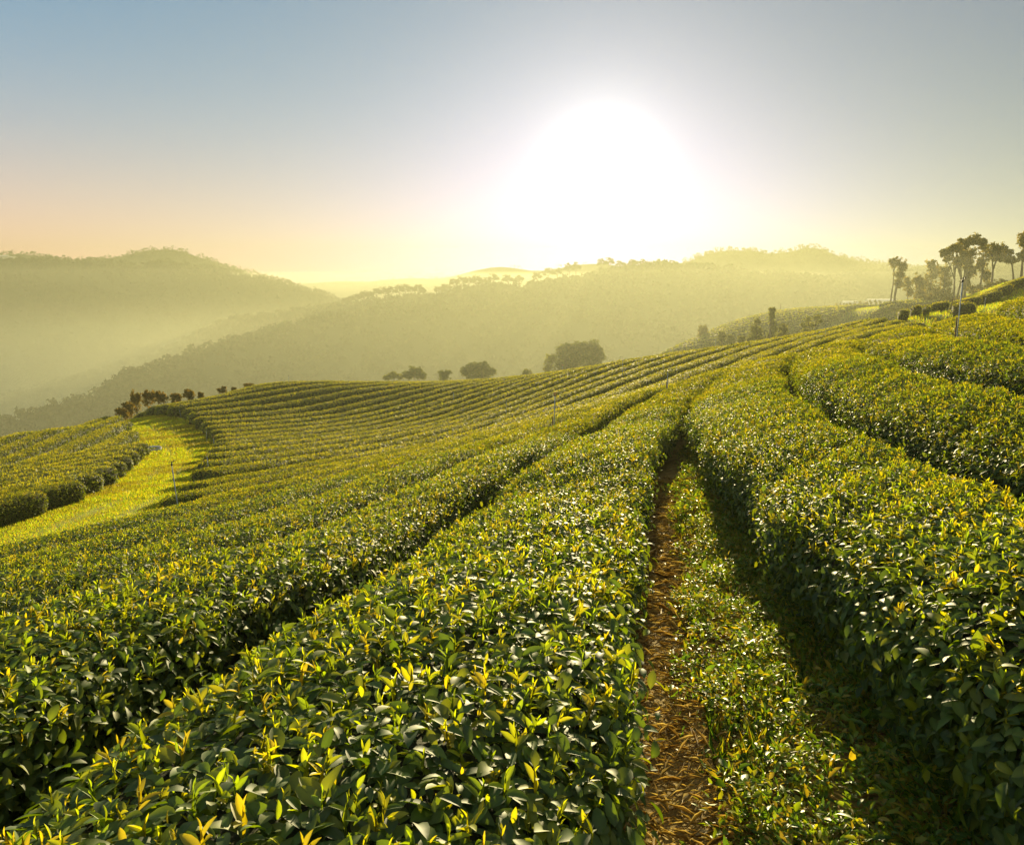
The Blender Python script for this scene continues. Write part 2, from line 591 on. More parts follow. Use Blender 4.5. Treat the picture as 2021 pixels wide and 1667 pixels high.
def template(kind):
    """leaf blade: x along, y across, z up; unit length"""
    if kind == 'hi':
        T = np.array([0, .18, .42, .68, .88, 1.0])
        Wd = np.array([.02, .15, .215, .19, .10, .0])
        V, Fc = [], []
        for t, w in zip(T, Wd):
            for sx in (-1, 0, 1):
                V.append((t, sx * w, abs(sx) * w * .45))
        for i in range(len(T) - 1):
            for k in (0, 1):
                a = i * 3 + k
                Fc.append((a, a + 3, a + 4, a + 1))
        return np.array(V), np.array(Fc), 1
    if kind == 'mid':
        V = [(0, 0, 0), (.35, -.2, .08), (.35, 0, 0), (.35, .2, .08), (.72, -.17, .07), (.72, 0, 0), (.72, .17, .07), (1, 0, 0)]
        return np.array(V), [np.array([(1, 4, 5, 2), (2, 5, 6, 3)]), np.array([(0, 1, 2), (0, 2, 3), (4, 7, 5), (5, 7, 6)])], 1
    if kind == 'low':
        V = [(0, 0, 0), (.5, -.24, .1), (1, 0, 0), (.5, .24, .1)]
        return np.array(V), [np.array([(0, 1, 2), (0, 2, 3)])], 1
    V = [(0, -.22, 0), (1, -.12, 0), (1, .2, 0), (.1, .24, 0)]
    return np.array(V, float), [np.array([(0, 1, 2, 3)])], 1


def blades(acc, P, axis, up, size, kind, col, bend=.25, width=1.0, mi=0):
    """many leaves: P base points, axis direction, up = roughly the leaf's upper side"""
    n = len(P)
    if n == 0: return
    TV, TF, _ = template(kind)
    axis = axis / (np.linalg.norm(axis, axis=1)[:, None] + 1e-9)
    side = np.cross(up, axis)
    side /= np.linalg.norm(side, axis=1)[:, None] + 1e-9
    upn = np.cross(axis, side)
    b = bend if np.ndim(bend) else np.full(n, bend)
    tx, ty, tz = TV[:, 0], TV[:, 1], TV[:, 2]
    zz = tz[None] - b[:, None] * tx[None] ** 2
    w = width if np.ndim(width) else np.full(n, width)
    V = P[:, None] + size[:, None, None] * (axis[:, None] * tx[None, :, None] + side[:, None] * (ty[None] * w[:, None])[..., None] + upn[:, None] * zz[..., None])
    k = len(TV)
    base = (np.arange(n) * k)[:, None, None]
    if not isinstance(TF, list): TF = [TF]
    FS = [(f[None] + base).reshape(-1, f.shape[1]) for f in TF]
    C = np.repeat(col, k, axis=0)
    if kind == 'hi':
        tone = np.where(np.abs(ty) < .001, 1.35, np.where(tx > .6, 1.1, .95))
        C = C * np.tile(tone, n)[:, None]
    acc.add(V.reshape(-1, 3), FS, C, mi)


def rand_tan(n, nrm, elev):
    """directions leaning out of a surface with normals nrm by elevation angles elev"""
    r = RNG.normal(size=(n, 3))
    r -= (r * nrm).sum(1)[:, None] * nrm
    r /= np.linalg.norm(r, axis=1)[:, None] + 1e-9
    return r * np.cos(elev)[:, None] + nrm * np.sin(elev)[:, None]


def in_view(x, y, m=.0):
    return (y > -.5) & (np.abs(x) < .80 * y + 1.2 + m)


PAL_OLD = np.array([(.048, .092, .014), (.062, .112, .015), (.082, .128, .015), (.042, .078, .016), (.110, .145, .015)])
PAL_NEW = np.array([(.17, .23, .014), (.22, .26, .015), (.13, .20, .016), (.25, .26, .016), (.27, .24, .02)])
#         dmax, density, size, kind, fraction of young leaves, side density
LODS = [(3.6, 3500, .044, 'hi', .12, 1.0),
        (7.5, 3000, .044, 'mid', .17, .95),
        (14.0, 2000, .048, 'mid', .26, .9),
        (26.0, 1000, .062, 'low', .38, .8),
        (48.0, 430, .090, 'quad', .42, .6),
        (90.0, 200, .13, 'quad', .40, .5),
        (400.0, 26, .34, 'quad', .4, .5)]


def leaf_hedge(name, hd, label, group, parent_stems=False, yellow=0.0, cat='tea hedge'):
    acc = Acc()
    # inner body
    t = np.arange(hd.s0, hd.s1 + 1e-6, .25)
    if t[-1] < hd.s1 - .02: t = np.r_[t, hd.s1]
    q = np.linspace(0, PER, 17)
    TT, QQ = np.meshgrid(t, q, indexing='ij')
    P, _ = hd.pos(TT.ravel(), QQ.ravel(), .07)
    # keep only the stretch near the view
    fc = grid_faces(len(t), len(q))
    x, y, _, _ = hd.c(t, 0 * t)
    keep = in_view(x, y, 3.0)
    kk = (keep[:-1] & keep[1:]).repeat(len(q) - 1)
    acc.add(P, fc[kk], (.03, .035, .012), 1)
    # foliage, by distance
    tm = (t[:-1] + t[1:]) / 2
    x, y, _, _ = hd.c(tm, 0 * tm)
    d = np.hypot(x, y)
    vis = in_view(x, y, .6)
    seglen = (t[1:] - t[:-1]) * hd.c.speed(tm)
    dmin = 0
    for dmax, dens, size, kind, fy, sd in LODS:
        m = vis & (d >= dmin) & (d < dmax)
        dmin = dmax
        if not m.any(): continue
        cnt = RNG.poisson(dens * PER * seglen[m])
        tt = np.repeat(t[:-1][m], cnt) + RNG.random(cnt.sum()) * np.repeat((t[1:] - t[:-1])[m], cnt)
        n = len(tt)
        if n == 0: continue
        qq = RNG.random(n) * PER
        ins = RNG.beta(1.2, 2.2, n) * .13 - .01
        edge = (np.abs(qq / PER - .5) > .2) & (RNG.random(n) < .16)      # stray sprigs on the flanks
        ins = ins - edge * RNG.uniform(.01, .075, n)
        P, N = hd.pos(tt, qq, ins)
        toc = -P / np.linalg.norm(P, axis=1)[:, None]
        fac = (N * toc).sum(1)
        k = RNG.random(n) < np.where(fac < -.25, .35 if dmin > 11 else .6, np.where(N[:, 2] < .5, sd, 1.0))
        P, N, ins = P[k], N[k], ins[k]
        n = len(P)
        top = N[:, 2]
        up = N * .5 + np.array([0, 0, .8])
        clump = .5 + .5 * np.sin(P[:, 0] * 3.1 + 1.7 * np.sin(P[:, 1] * 2.3)) * np.sin(P[:, 1] * 2.7 + 1.3 * np.sin(P[:, 0] * 1.9))
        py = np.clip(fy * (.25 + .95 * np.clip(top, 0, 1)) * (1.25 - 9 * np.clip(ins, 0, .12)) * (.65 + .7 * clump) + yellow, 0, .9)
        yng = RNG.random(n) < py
        # old leaves spread out, young ones stand up
        el = np.where(yng, RNG.normal(1.05, .3, n), RNG.normal(.34, .30, n))
        Nn = N + np.array([0, 0, .5])
        Nn /= np.linalg.norm(Nn, axis=1)[:, None]
        ax = rand_tan(n, Nn, el)
        sz = np.where(yng, RNG.uniform(.42, .72, n), RNG.uniform(.65, 1.35, n)) * size
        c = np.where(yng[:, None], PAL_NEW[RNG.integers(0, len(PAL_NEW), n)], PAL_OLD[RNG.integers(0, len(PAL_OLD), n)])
        c = c * RNG.uniform(.75, 1.25, (n, 1))
        if dmax < 15:
            c = c * np.where(yng[:, None], np.array([[.97, 1.04, 1.0]]), 1.0)
        if dmax > 20:      # a leaf of the distant rows stands for a whole spray
            mixc = PAL_NEW.mean(0) * py[:, None] + PAL_OLD.mean(0) * (1 - py[:, None])
            c = c * (.65 if dmax < 30 else .45) + mixc * (.35 if dmax < 30 else .55)
        upv = up + RNG.normal(size=(n, 3)) * np.where(yng, .5, .30)[:, None]
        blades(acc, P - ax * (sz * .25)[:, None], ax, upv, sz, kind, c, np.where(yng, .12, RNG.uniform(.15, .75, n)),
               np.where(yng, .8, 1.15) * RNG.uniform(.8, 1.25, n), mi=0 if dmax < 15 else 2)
    # upright shoots (a bud and two or three young leaves on a thin stem) close to the camera
    for dmin, dmax, dens, kind in ((0, 4.5, 300, 'hi'), (4.5, 9, 280, 'mid'), (9, 16, 170, 'low')):
        m = vis & (d >= dmin) & (d < dmax)
        if not m.any(): continue
        cnt = RNG.poisson(dens * PER * .5 * seglen[m])
        tt = np.repeat(t[:-1][m], cnt) + RNG.random(cnt.sum()) * .25
        n = len(tt)
        P, N = hd.pos(tt, PER * (.22 + .56 * RNG.random(n)), RNG.uniform(-.035, .03, n))
        k = (N[:, 2] > .35)
        P, N = P[k], N[k] * .4 + np.array([0, 0, .8]) + RNG.normal(size=(k.sum(), 3)) * .12
        n = len(P)
        if n == 0: continue
        N /= np.linalg.norm(N, axis=1)[:, None]
        cc = PAL_NEW[RNG.integers(0, len(PAL_NEW), n)] * RNG.uniform(.8, 1.2, (n, 1)) * np.array([[.97, 1.04, 1.0]])
        sc_ = RNG.uniform(.75, 1.3, n)
        blades(acc, P - N * (.055 * sc_)[:, None], N, RNG.normal(size=(n, 3)), .07 * sc_, 'low', cc * .7, .05, .12, 0)
        for j in range(4):
            ax = rand_tan(n, N, RNG.normal(1.35 if j == 0 else .95 - .12 * j, .14, n))
            blades(acc, P - N * (.012 * j), ax, N * .6 + RNG.normal(size=(n, 3)) * .15, sc_ * (.020 if j == 0 else .024 + .006 * j), kind,
                   cc * (1.15 - .12 * j), .18, .45 if j == 0 else .8, 0)
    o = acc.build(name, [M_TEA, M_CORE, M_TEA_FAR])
    if o is None: return None
    tag(o, label, cat, group)
    return o


# ---- edges of the grass track in plan
PR_Y = np.array([11.0, 13.5, 17.5, 23.0, 29.0, 36.0, 40.6, 45.0, 51.2, 56.6, 62])
PR_X = np.array([-6.2, -6.8, -8.0, -9.9, -12.1, -14.4, -16.4, -18.8, -22.7, -28.6, -36])
PL_Y = np.array([10.0, 15.0, 19.0, 22.0, 26.6, 36.2, 39.4, 45.9, 54.0, 62])
PL_X = np.array([-16.5, -14.4, -13.2, -13.0, -14.2, -17.7, -19.6, -23.2, -28.5, -37])
EDGE = [0, 1.36, 2.95, 4.9, 6.95] + [9.0 + 2.1 * i for i in range(30)]
GAP = [0, .42, .52, .52, .62] + [.85] * 30


ORD = ['first', 'second', 'third', 'fourth', 'fifth', 'sixth', 'seventh', 'eighth', 'ninth', 'tenth', 'eleventh', 'twelfth', 'thirteenth',
       'fourteenth', 'fifteenth', 'sixteenth', 'seventeenth', 'eighteenth', 'nineteenth', 'twentieth', 'twenty-first', 'twenty-second',
       'twenty-third', 'twenty-fourth', 'twenty-fifth', 'twenty-sixth']
GR_MAIN = 'clipped tea hedges curving across the near slope'


def row_dc(n):
    """centre offset and width factor of hedge n"""
    if n == -1: return -1.24, .90
    if n < 0: return -1.15 + 1.5 * (n + 1), .86
    a, b = EDGE[n] + GAP[n] + (.06 if n == 0 else 0), EDGE[n + 1]
    return (a + b) / 2, (b - a) / 1.2


RIGHT_LABEL = {-1: 'broad glossy tea hedge along the weedy right side of the dirt path',
               -2: 'tea hedge running up right, second to the right of the dirt path',
               -3: 'tea hedge with yellow lit crest, third to the right of the dirt path',
               -4: 'dark tea hedge right behind the tall pipe at the right edge',
               -5: 'highest tea hedge at the right edge, its top level with the horizon'}
for n in range(-5, 26):
    dc, wn = row_dc(n)
    cv = FamilyCurve(dc)
    ts = np.arange(-6, 75, .1)
    x, y, _, _ = cv(ts, 0 * ts)
    ok = np.ones(len(ts), bool)
    if n >= 5:
        ok &= x > np.interp(y, PR_Y, PR_X) + .15
        ok &= (y > 11.5)
        ok &= (y < 84)
    elif n >= 0:
        ok &= ts < 52 + n * 2
    else:
        ok &= ts < 40 + n * 1.2
        if n == -5:
            ok &= (x > .650 * y) & (ts < 24)
    k = np.where(ok)[0]
    if not len(k): continue
    s0, s1 = ts[k[0]], ts[k[-1]]
    if n == 0:
        lb = 'central tea hedge in the foreground, left of the dirt path'
    elif n > 0:
        lb = '%s tea hedge to the left of the dirt path, counted from the path' % ORD[n]
    else:
        lb = RIGHT_LABEL[n]
    if n in (0, -1):
        # the two hedges along the dirt path lean together further up
        tk, lo_, hi_ = [2, 5, 9, 13, 17], ([.13, .07, .03, -.10, -.16] if n == 0 else [-1.78] * 5), ([1.36, 1.36, 1.33, 1.28, 1.25] if n == 0 else [-.74, -.72, -.46, -.22, -.17])
        wf = lambda t, a=lo_, b=hi_: (np.interp(t, tk, b) - np.interp(t, tk, a)) / 1.2
        cv = FamilyCurve(lambda t, a=lo_, b=hi_: (np.interp(t, tk, b) + np.interp(t, tk, a)) / 2)
    elif n < 0:
        wf = lambda t: np.interp(t, [9, 15, 20], [.86, 1.0, 1.24])
    else:
        wf = lambda t, wn=wn: wn * np.interp(t, [4, 12], [1.0, 1.03])
    leaf_hedge('tea_hedge', Hedge(cv, s0, s1, 100 + n * 7, w=wf, ends=(n >= 5, True), h=.96 if n > -5 else 1.25), lb, GR_MAIN)

# left lower block: rows that end at the grass track
for i in range(9):
    ye = 20.6 + 1.95 * i
    xe = float(np.interp(ye, PL_Y, PL_X)) - .25
    a = math.radians(9 + .5 * i)
    Lr = 16
    cv = PolyCurve([(xe - math.sin(a) * Lr, ye - math.cos(a) * Lr), (xe - math.sin(a) * 5, ye - math.cos(a) * 5), (xe + .12, ye)])
    leaf_hedge('tea_hedge', Hedge(cv, 0, cv.L, 300 + i * 5, w=.78, h=.85, ends=(False, True)),
               '%s hedge of the small tea block left of the grass track, counted from the front' % ORD[i], 'tea hedges left of the grass track')
# left upper block: straight lines at another angle, up to the crest
a = math.radians(15)
for i in range(10):
    c_ = -9.6 - 1.55 * i
    y0 = max(20, 31.5 - (-9.6 - c_) * 2.2)
    ys = np.arange(y0, 66, .1)
    xs = (c_ - ys * math.sin(a)) / math.cos(a)
    k = np.where(xs < np.interp(ys, PL_Y, PL_X) - .3)[0]
    if len(k) < 20: continue
    k = k[np.where(np.diff(np.r_[k, 9999]) > 1)[0][0] - 0:][:1].tolist() and k[:np.where(np.diff(np.r_[k, 9999]) > 1)[0][0] + 1]
    cv = PolyCurve([(xs[k[0]], ys[k[0]]), (xs[k[-1]], ys[k[-1]])])
    leaf_hedge('tea_hedge', Hedge(cv, 0, cv.L, 500 + i * 5, w=.70, h=.85),
               '%s hedge from the track in the tea block on the left crest' % ORD[i], 'tea hedges on the left crest')


# ------------------------------------------------------------------ dirt path, grass track and what grows on them
def strip(name, xs, ys, lift, mat, kind):
    """a sheet laid on the ground; xs, ys are grids"""
    z = gz(xs, ys) + lift
    o = mk(name, np.stack([xs, ys, z], -1), grid_faces(*xs.shape), mat)
    return tag(o, kind=kind)


ss, dd = np.meshgrid(np.arange(-1.5, 32, .12), np.linspace(.36, -1.05, 11), indexing='ij')
px, py, _ = offs(ss, dd + .03 * np.sin(ss * 2.1) * (abs(dd + .3) > .55))
strip('dirt_path', px, py, .03 + .02 * np.sin(ss * 5 + dd * 9) * np.sin(ss * 3.3 - dd * 7), M_SOIL, 'structure')
yy, tt = np.meshgrid(np.arange(10.2, 62, .25), np.linspace(0, 1, 15), indexing='ij')
lx = np.interp(yy, PL_Y, PL_X) - 1.0
rx = np.interp(yy, PR_Y, PR_X) + 1.0
strip('grass_track', lx + (rx - lx) * tt, yy, .03, M_TURF, 'structure')


def sprouts(acc, x, y, n_leaf, size, hmax, pal, kind='mid', z0=0.0, bend=.3):
    """small leafy weeds: each with a few leaves up its stem"""
    n = len(x)
    X = np.repeat(x, n_leaf)
    Y = np.repeat(y, n_leaf)
    m = len(X)
    lump = .45 + .8 * np.abs(np.sin(x * 5.3 + 2 * np.sin(y * 3.1)) * np.sin(y * 4.3 + x))
    hh = np.repeat(RNG.uniform(.3, 1, n) * hmax * lump * 1.4, n_leaf) * RNG.random(m)
    P = np.stack([X + RNG.normal(0, .015, m), Y + RNG.normal(0, .015, m), gz(X, Y) + z0 + hh], 1)
    el = RNG.normal(.5, .4, m)
    ax = rand_tan(m, np.tile([0, 0, 1.], (m, 1)), el)
    c = pal[RNG.integers(0, len(pal), m)] * RNG.uniform(.7, 1.3, (m, 1))
    blades(acc, P, ax, np.tile([0, 0, 1.], (m, 1)) + RNG.normal(0, .4, (m, 3)), np.clip(RNG.lognormal(0, .38, m), .4, 2.4) * size, kind, c, bend, RNG.uniform(.5, 1.25, m))


def grass_blades(acc, x, y, size, pal, width=.25, z0=.0, lean=.45, kind='low', dry=0.0):
    n = len(x)
    P = np.stack([x, y, gz(x, y) + z0], 1)
    el = np.clip(RNG.normal(1.15, lean, n), .1, 1.5)
    ax = rand_tan(n, np.tile([0, 0, 1.], (n, 1)), el)
    c = pal[RNG.integers(0, len(pal), n)] * RNG.uniform(.7, 1.3, (n, 1))
    if dry:
        f = np.clip(.5 + .9 * np.sin(x * .9 + 2 * np.sin(y * .35)) * np.sin(y * .6 + 1.5 * np.sin(x * .5)) + .4 * np.sin(x * 2.7 - y * 1.9) - .35, 0, 1)[:, None] * dry
        c = c * (1 - f) + np.array([.17, .14, .035]) * f
    blades(acc, P, ax, RNG.normal(size=(n, 3)), RNG.uniform(.5, 1.3, n) * size, kind, c, .15, width)


PAL_WEED = np.array([(.11, .20, .018), (.17, .26, .018), (.07, .15, .018), (.24, .28, .02), (.28, .24, .03)])
PAL_GR = np.array([(.22, .30, .012), (.28, .34, .014), (.17, .26, .012), (.34, .33, .02), (.34, .26, .04)])
PAL_STRAW = np.array([(.60, .44, .14), (.48, .33, .09), (.32, .20, .05), (.70, .56, .22)])

acc = Acc()
for s0, s1, num, size, kd in ((0.6, 3.5, 5200, .026, 'mid'), (3.5, 7, 5600, .028, 'mid'), (7, 14, 4500, .035, 'low')):
    s_ = RNG.uniform(s0, s1, num)
    d_ = -.04 - RNG.beta(1.2, 1.2, num) * 1.12
    patch = .5 + .5 * np.sin(s_ * 4.1 + d_ * 6) * np.sin(s_ * 1.7 - d_ * 9 + 1)
    k = (RNG.random(num) < .35 + .8 * patch) & (d_ < -.23 - .07 * np.sin(s_ * 1.3) - .06 * np.sin(s_ * 4.7 + 1) + RNG.normal(0, .06, num))
    x, y, _ = offs(s_[k], d_[k])
    sprouts(acc, x, y, 8, size, .13, PAL_WEED, kd, .03)
    s_ = RNG.uniform(s0, s1, num)
    d_ = -.20 - RNG.random(num) * .85
    k = (np.sin(s_ * 3.1 + d_ * 5) + np.sin(s_ * 7.7) * .6 + RNG.normal(0, .5, num)) > .1
    x, y, _ = offs(s_[k], d_[k])
    grass_blades(acc, x, y, .09, PAL_WEED, .10, .03, .55)
o = acc.build('weeds', [M_WEED])
tag(o, 'low leafy weeds and grass on the right side of the dirt path', 'weeds', kind='stuff')

acc = Acc()
for (s0, s1, num, size) in ((.3, 4, 9000, .05), (4, 10, 9000, .07)):
    s_ = RNG.uniform(s0, s1, num)
    d_ = RNG.normal(-.20, .26, num)
    x, y, _ = offs(s_, d_)
    P = np.stack([x, y, gz(x, y) + .045 + RNG.random(num) * .015], 1)
    ax = rand_tan(num, np.tile([0, 0, 1.], (num, 1)), RNG.normal(.05, .12, num))
    c = PAL_STRAW[RNG.integers(0, 4, num)] * RNG.uniform(.6, 1.2, (num, 1))
    blades(acc, P, ax, np.tile([0, 0, 1.], (num, 1)) + RNG.normal(0, .3, (num, 3)), np.clip(RNG.lognormal(0, .5, num), .3, 3.0) * size, 'low', c, .05, RNG.uniform(.03, .13, num))
# fallen tea leaves
num = 700
s_ = RNG.uniform(.3, 7, num)
x, y, _ = offs(s_, RNG.uniform(-.9, .15, num))
P = np.stack([x, y, gz(x, y) + .055], 1)
ax = rand_tan(num, np.tile([0, 0, 1.], (num, 1)), RNG.normal(.05, .2, num))
c = PAL_STRAW[RNG.integers(0, 4, num)] * RNG.uniform(.5, 1.0, (num, 1))
blades(acc, P, ax, np.tile([0, 0, 1.], (num, 1)) + RNG.normal(0, .3, (num, 3)), RNG.uniform(.03, .06, num), 'low', c, .2, 1.0)
tag(acc.build('dry_litter', [M_STRAW]), 'dry brown straw and fallen leaves scattered on the dirt path', 'litter', kind='stuff')

acc = Acc()
for y0, y1, num, size in ((12, 22, 70000, .065), (22, 36, 60000, .09), (36, 60, 50000, .14)):
    y = RNG.uniform(y0, y1, num)
    a = np.interp(y, PL_Y, PL_X) - .6
    b = np.interp(y, PR_Y, PR_X) + .6
    tt_ = RNG.random(num)
    wear = np.exp(-((tt_ - .40) / .05) ** 2) + np.exp(-((tt_ - .62) / .05) ** 2)      # two worn wheel lines
    k = RNG.random(num) > wear * (.55 + .3 * np.sin(y * .7))
    x, y = (a + (b - a) * tt_)[k], y[k]
    grass_blades(acc, x, y, size, PAL_GR, .22, .02, .5, dry=.75)
tag(acc.build('grass', [M_GRASS]), 'short sunlit yellow green grass on the track between the tea blocks', 'grass', kind='stuff')

acc = Acc()
num = 90000
y = RNG.uniform(42, 112, num) ** 1.0
x = y * RNG.uniform(.36, .78, num)
grass_blades(acc, x, y, .22, PAL_GR * .8, .3, .0, .5, 'quad')
tag(acc.build('grass', [M_GRASS]), 'grass on the slope around the rounded hedge ends at right', 'grass', kind='stuff')

# ------------------------------------------------------------------ sprinkler pipes
def sprinkler(u, v, vt, label, lean=0.0, stake=0.0, head='dark', h=.85, r=.0095, y=None, name='sprinkler_pipe'):
    p = on_ground(u, v, h) if y is None else at(u, v, y)
    if p is None: return
    x, y = p[0], p[1]
    zg = float(gz(x, y))
    zt = at(u, vt, y)[2]
    H = zt - zg
    r = max(r, y * .00022)
    e = tag(empty(name, (x, y, zg)), label, 'sprinkler', 'irrigation sprinkler pipes in the tea rows')
    a = Acc()
    tube(a, [(0, 0, -.1), (lean * .5, 0, H * .5), (lean, 0, H - .06)], r, 8)
    a.build('riser', [M_PIPE], e)
    a = Acc()
    tube(a, [(lean, 0, H - .07), (lean, 0, H - .03)], r * 1.5, 8)
    tube(a, [(lean, 0, H - .03), (lean, 0, H)], r * .8, 8)
    tube(a, [(lean - .05, .0, H - .012), (lean + .045, 0, H + .012)], r * .6, 6)
    tube(a, [(lean + .02, 0, H - .02), (lean + .06, 0, H + .035)], r * .5, 6)
    a.build('sprinkler_head', [M_RUST if head == 'rust' else M_DARK], e)
    if stake:
        a = Acc()
        tube(a, [(-r * 2.4, .01, -.1), (-r * 2.1 + lean * .2, .01, H * stake)], r * 1.25, 6)
        a.build('stake', [M_WOOD], e)


SPR = [(1092, 838, 775, 'white pipe with rusty head and dark stake standing in the middle rows', .03, .66, 'rust'),
       (356, 997, 911, 'tall leaning white pipe at the right edge of the grass track', -.10, 0, 'dark'),
       (1888, 662, 549, 'tall pipe with dark head and dark wooden stake near the right edge', .01, .62, 'dark'),
       (1228, 742, 708, 'thin pipe rising against the haze above the right crest rows', 0, .5, 'rust'),
       (1317, 764, 729, 'pipe with short stake in the rows just right of the slope centre', 0, .75, 'dark'),
       (999, 814, 788, 'thin pale pipe left of the rusty headed pipe', 0, 0, 'dark'),
       (895, 788, 774, 'small pale pipe in the swale below the skyline', 0, 0, 'dark'),
       (1110, 733, 720, 'tiny pipe on the crest in front of the big round trees', 0, 0, 'rust'),
       (995, 757, 745, 'tiny pipe on the crest between the far bushes', 0, 0, 'dark'),
       (570, 754, 741, 'thin dark pipe on the far left crest of the curved rows', 0, 0, 'dark'),
       (561, 756, 750, 'shorter of the two pipes on the far left crest', 0, 0, 'dark'),
       (820, 752, 743, 'pipe just peeping over the far crest before the left bush', 0, 0, 'dark'),
       (1412, 684, 666, 'dark pipe on the crest before the terraced slope', 0, 0, 'dark'),
       (1629, 660, 637, 'pale pipe with dark head on the crest below the small yellow tree', 0, 0, 'dark'),
       (1943, 608, 586, 'short dark pipe before the rounded hedge ends at right', 0, 0, 'dark'),
       (358, 824, 806, 'white leaning pipe at the upper end of the right hedge ends', -.12, 0, 'dark'),
       (312, 804, 793, 'faint pipe by the bushes at the far end of the track', -.05, 0, 'dark'),
       (409, 877, 848, 'blue grey pipe beside a rounded hedge end at the track', 0, 0, 'dark'),
       (425, 893, 862, 'brownish pipe leaning right of the blue grey one', -.06, 0, 'rust'),
       (413, 922, 895, 'pipe with rusty tip standing before the yellow sunlit grass', -.05, 0, 'rust'),
       (138, 950, 926, 'short pipe with dark stake in the left lower tea block', 0, .8, 'dark'),
       (260, 883, 871, 'upper small pipe at the gap between the two left blocks', 0, 0, 'dark'),
       (260, 913, 893, 'lower pipe with stake at the right end of the left lower block', 0, .8, 'dark'),
       (136, 876, 864, 'small pipe among the rows of the left crest block', 0, 0, 'dark'),
       (163, 823, 810, 'thin pipe on top of the left crest', 0, 0, 'dark'),
       (175, 823, 813, 'shorter pipe just right of the one on the left crest', 0, 0, 'dark'),
       (59, 843, 836, 'tiny pipe on the falling left crest', 0, 0, 'dark'),
       (3, 855, 847, 'tiny pipe at the left picture edge', 0, 0, 'dark'),
       (238, 828, 812, 'leaning pipe where the left crest meets the track', -.1, 0, 'dark')]
for u, v, vt, lb, ln, stk, hd_ in SPR:
    sprinkler(u, v, vt, lb, ln, stk, hd_, h=.02 if u in (409, 425, 358, 312, 238) else .8, y={138: 26.5, 260: 42 if v < 900 else 36.5, 136: 38}.get(u))
# leaning wooden stick near the right pipe
p = on_ground(1873, 622, .85)
if p is not None:
    a = Acc()
    zb = float(gz(p[0], p[1]))
    t_ = at(1881, 587, p[1])
    tube(a, [(p[0], p[1], zb - .1), (t_[0], t_[1], t_[2])], [.022, .014], 6)
    tag(a.build('wooden_stick', [M_WOOD]), 'thin wooden stick leaning left of the tall right pipe', 'stick')

# a round basin lying at the edge of the track
p = on_ground(298, 888, .1)
e = tag(empty('round_basin', (p[0], p[1], float(gz(p[0], p[1])))), 'low round pale rimmed basin lying at the left edge of the grass track', 'basin')
a = Acc()
ph = np.linspace(0, 2 * math.pi, 29)[:-1]
prof = [(.44, .0), (.50, .10), (.52, .20), (.50, .23), (.45, .20), (.40, .05)]
V = np.array([(r * math.cos(t), r * math.sin(t), z) for (r, z) in prof for t in ph])
f = [(i * 28 + k, i * 28 + (k + 1) % 28, (i + 1) * 28 + (k + 1) % 28, (i + 1) * 28 + k) for i in range(5) for k in range(28)]
a.add(V, np.array(f))
a.build('rim', [M_CONC], e)
a = Acc()
n = 260
rr, th_ = np.sqrt(RNG.random(n)) * .38, RNG.random(n) * 6.28
P = np.stack([rr * np.cos(th_), rr * np.sin(th_), np.full(n, .08)], 1)
blades(a, P, rand_tan(n, np.tile([0, 0, 1.], (n, 1)), RNG.normal(.9, .3, n)), RNG.normal(size=(n, 3)), RNG.uniform(.08, .18, n), 'low',
       PAL_WEED[RNG.integers(0, 5, n)], .2, .5)
a.build('weeds_inside', [M_WEED], e)

# ------------------------------------------------------------------ trees and bushes
PAL_TREE = np.array([(.065, .08, .020), (.08, .09, .022), (.05, .065, .02), (.11, .11, .03), (.14, .12, .03)])


def card_ball(acc, C, R, K, size, pal, up_bias=.35, shell=(.55, 1.05), gain=1.0):
    """leaf sprays around clump centres C (n,3) with radii R (n,3)"""
    n = len(C)
    u = RNG.normal(size=(n * K, 3))
    u[:, 2] += up_bias
    u /= np.linalg.norm(u, axis=1)[:, None]
    P = np.repeat(C, K, 0) + u * np.repeat(R, K, 0) * RNG.uniform(*shell, (n * K, 1))
    up = u + RNG.normal(size=(n * K, 3)) * .6
    ax = rand_tan(n * K, u, RNG.normal(.3, .5, n * K))
    tone = np.repeat(RNG.uniform(.7, 1.3, (n, 1)), K, 0)
    c = pal[RNG.integers(0, len(pal), n * K)] * RNG.uniform(.75, 1.25, (n * K, 1)) * tone * gain
    sz = RNG.uniform(.6, 1.3, n * K) * size
    blades(acc, P - ax * (sz * .5)[:, None], ax, up, sz, 'quad', c, .0, RNG.uniform(.9, 1.8, n * K))


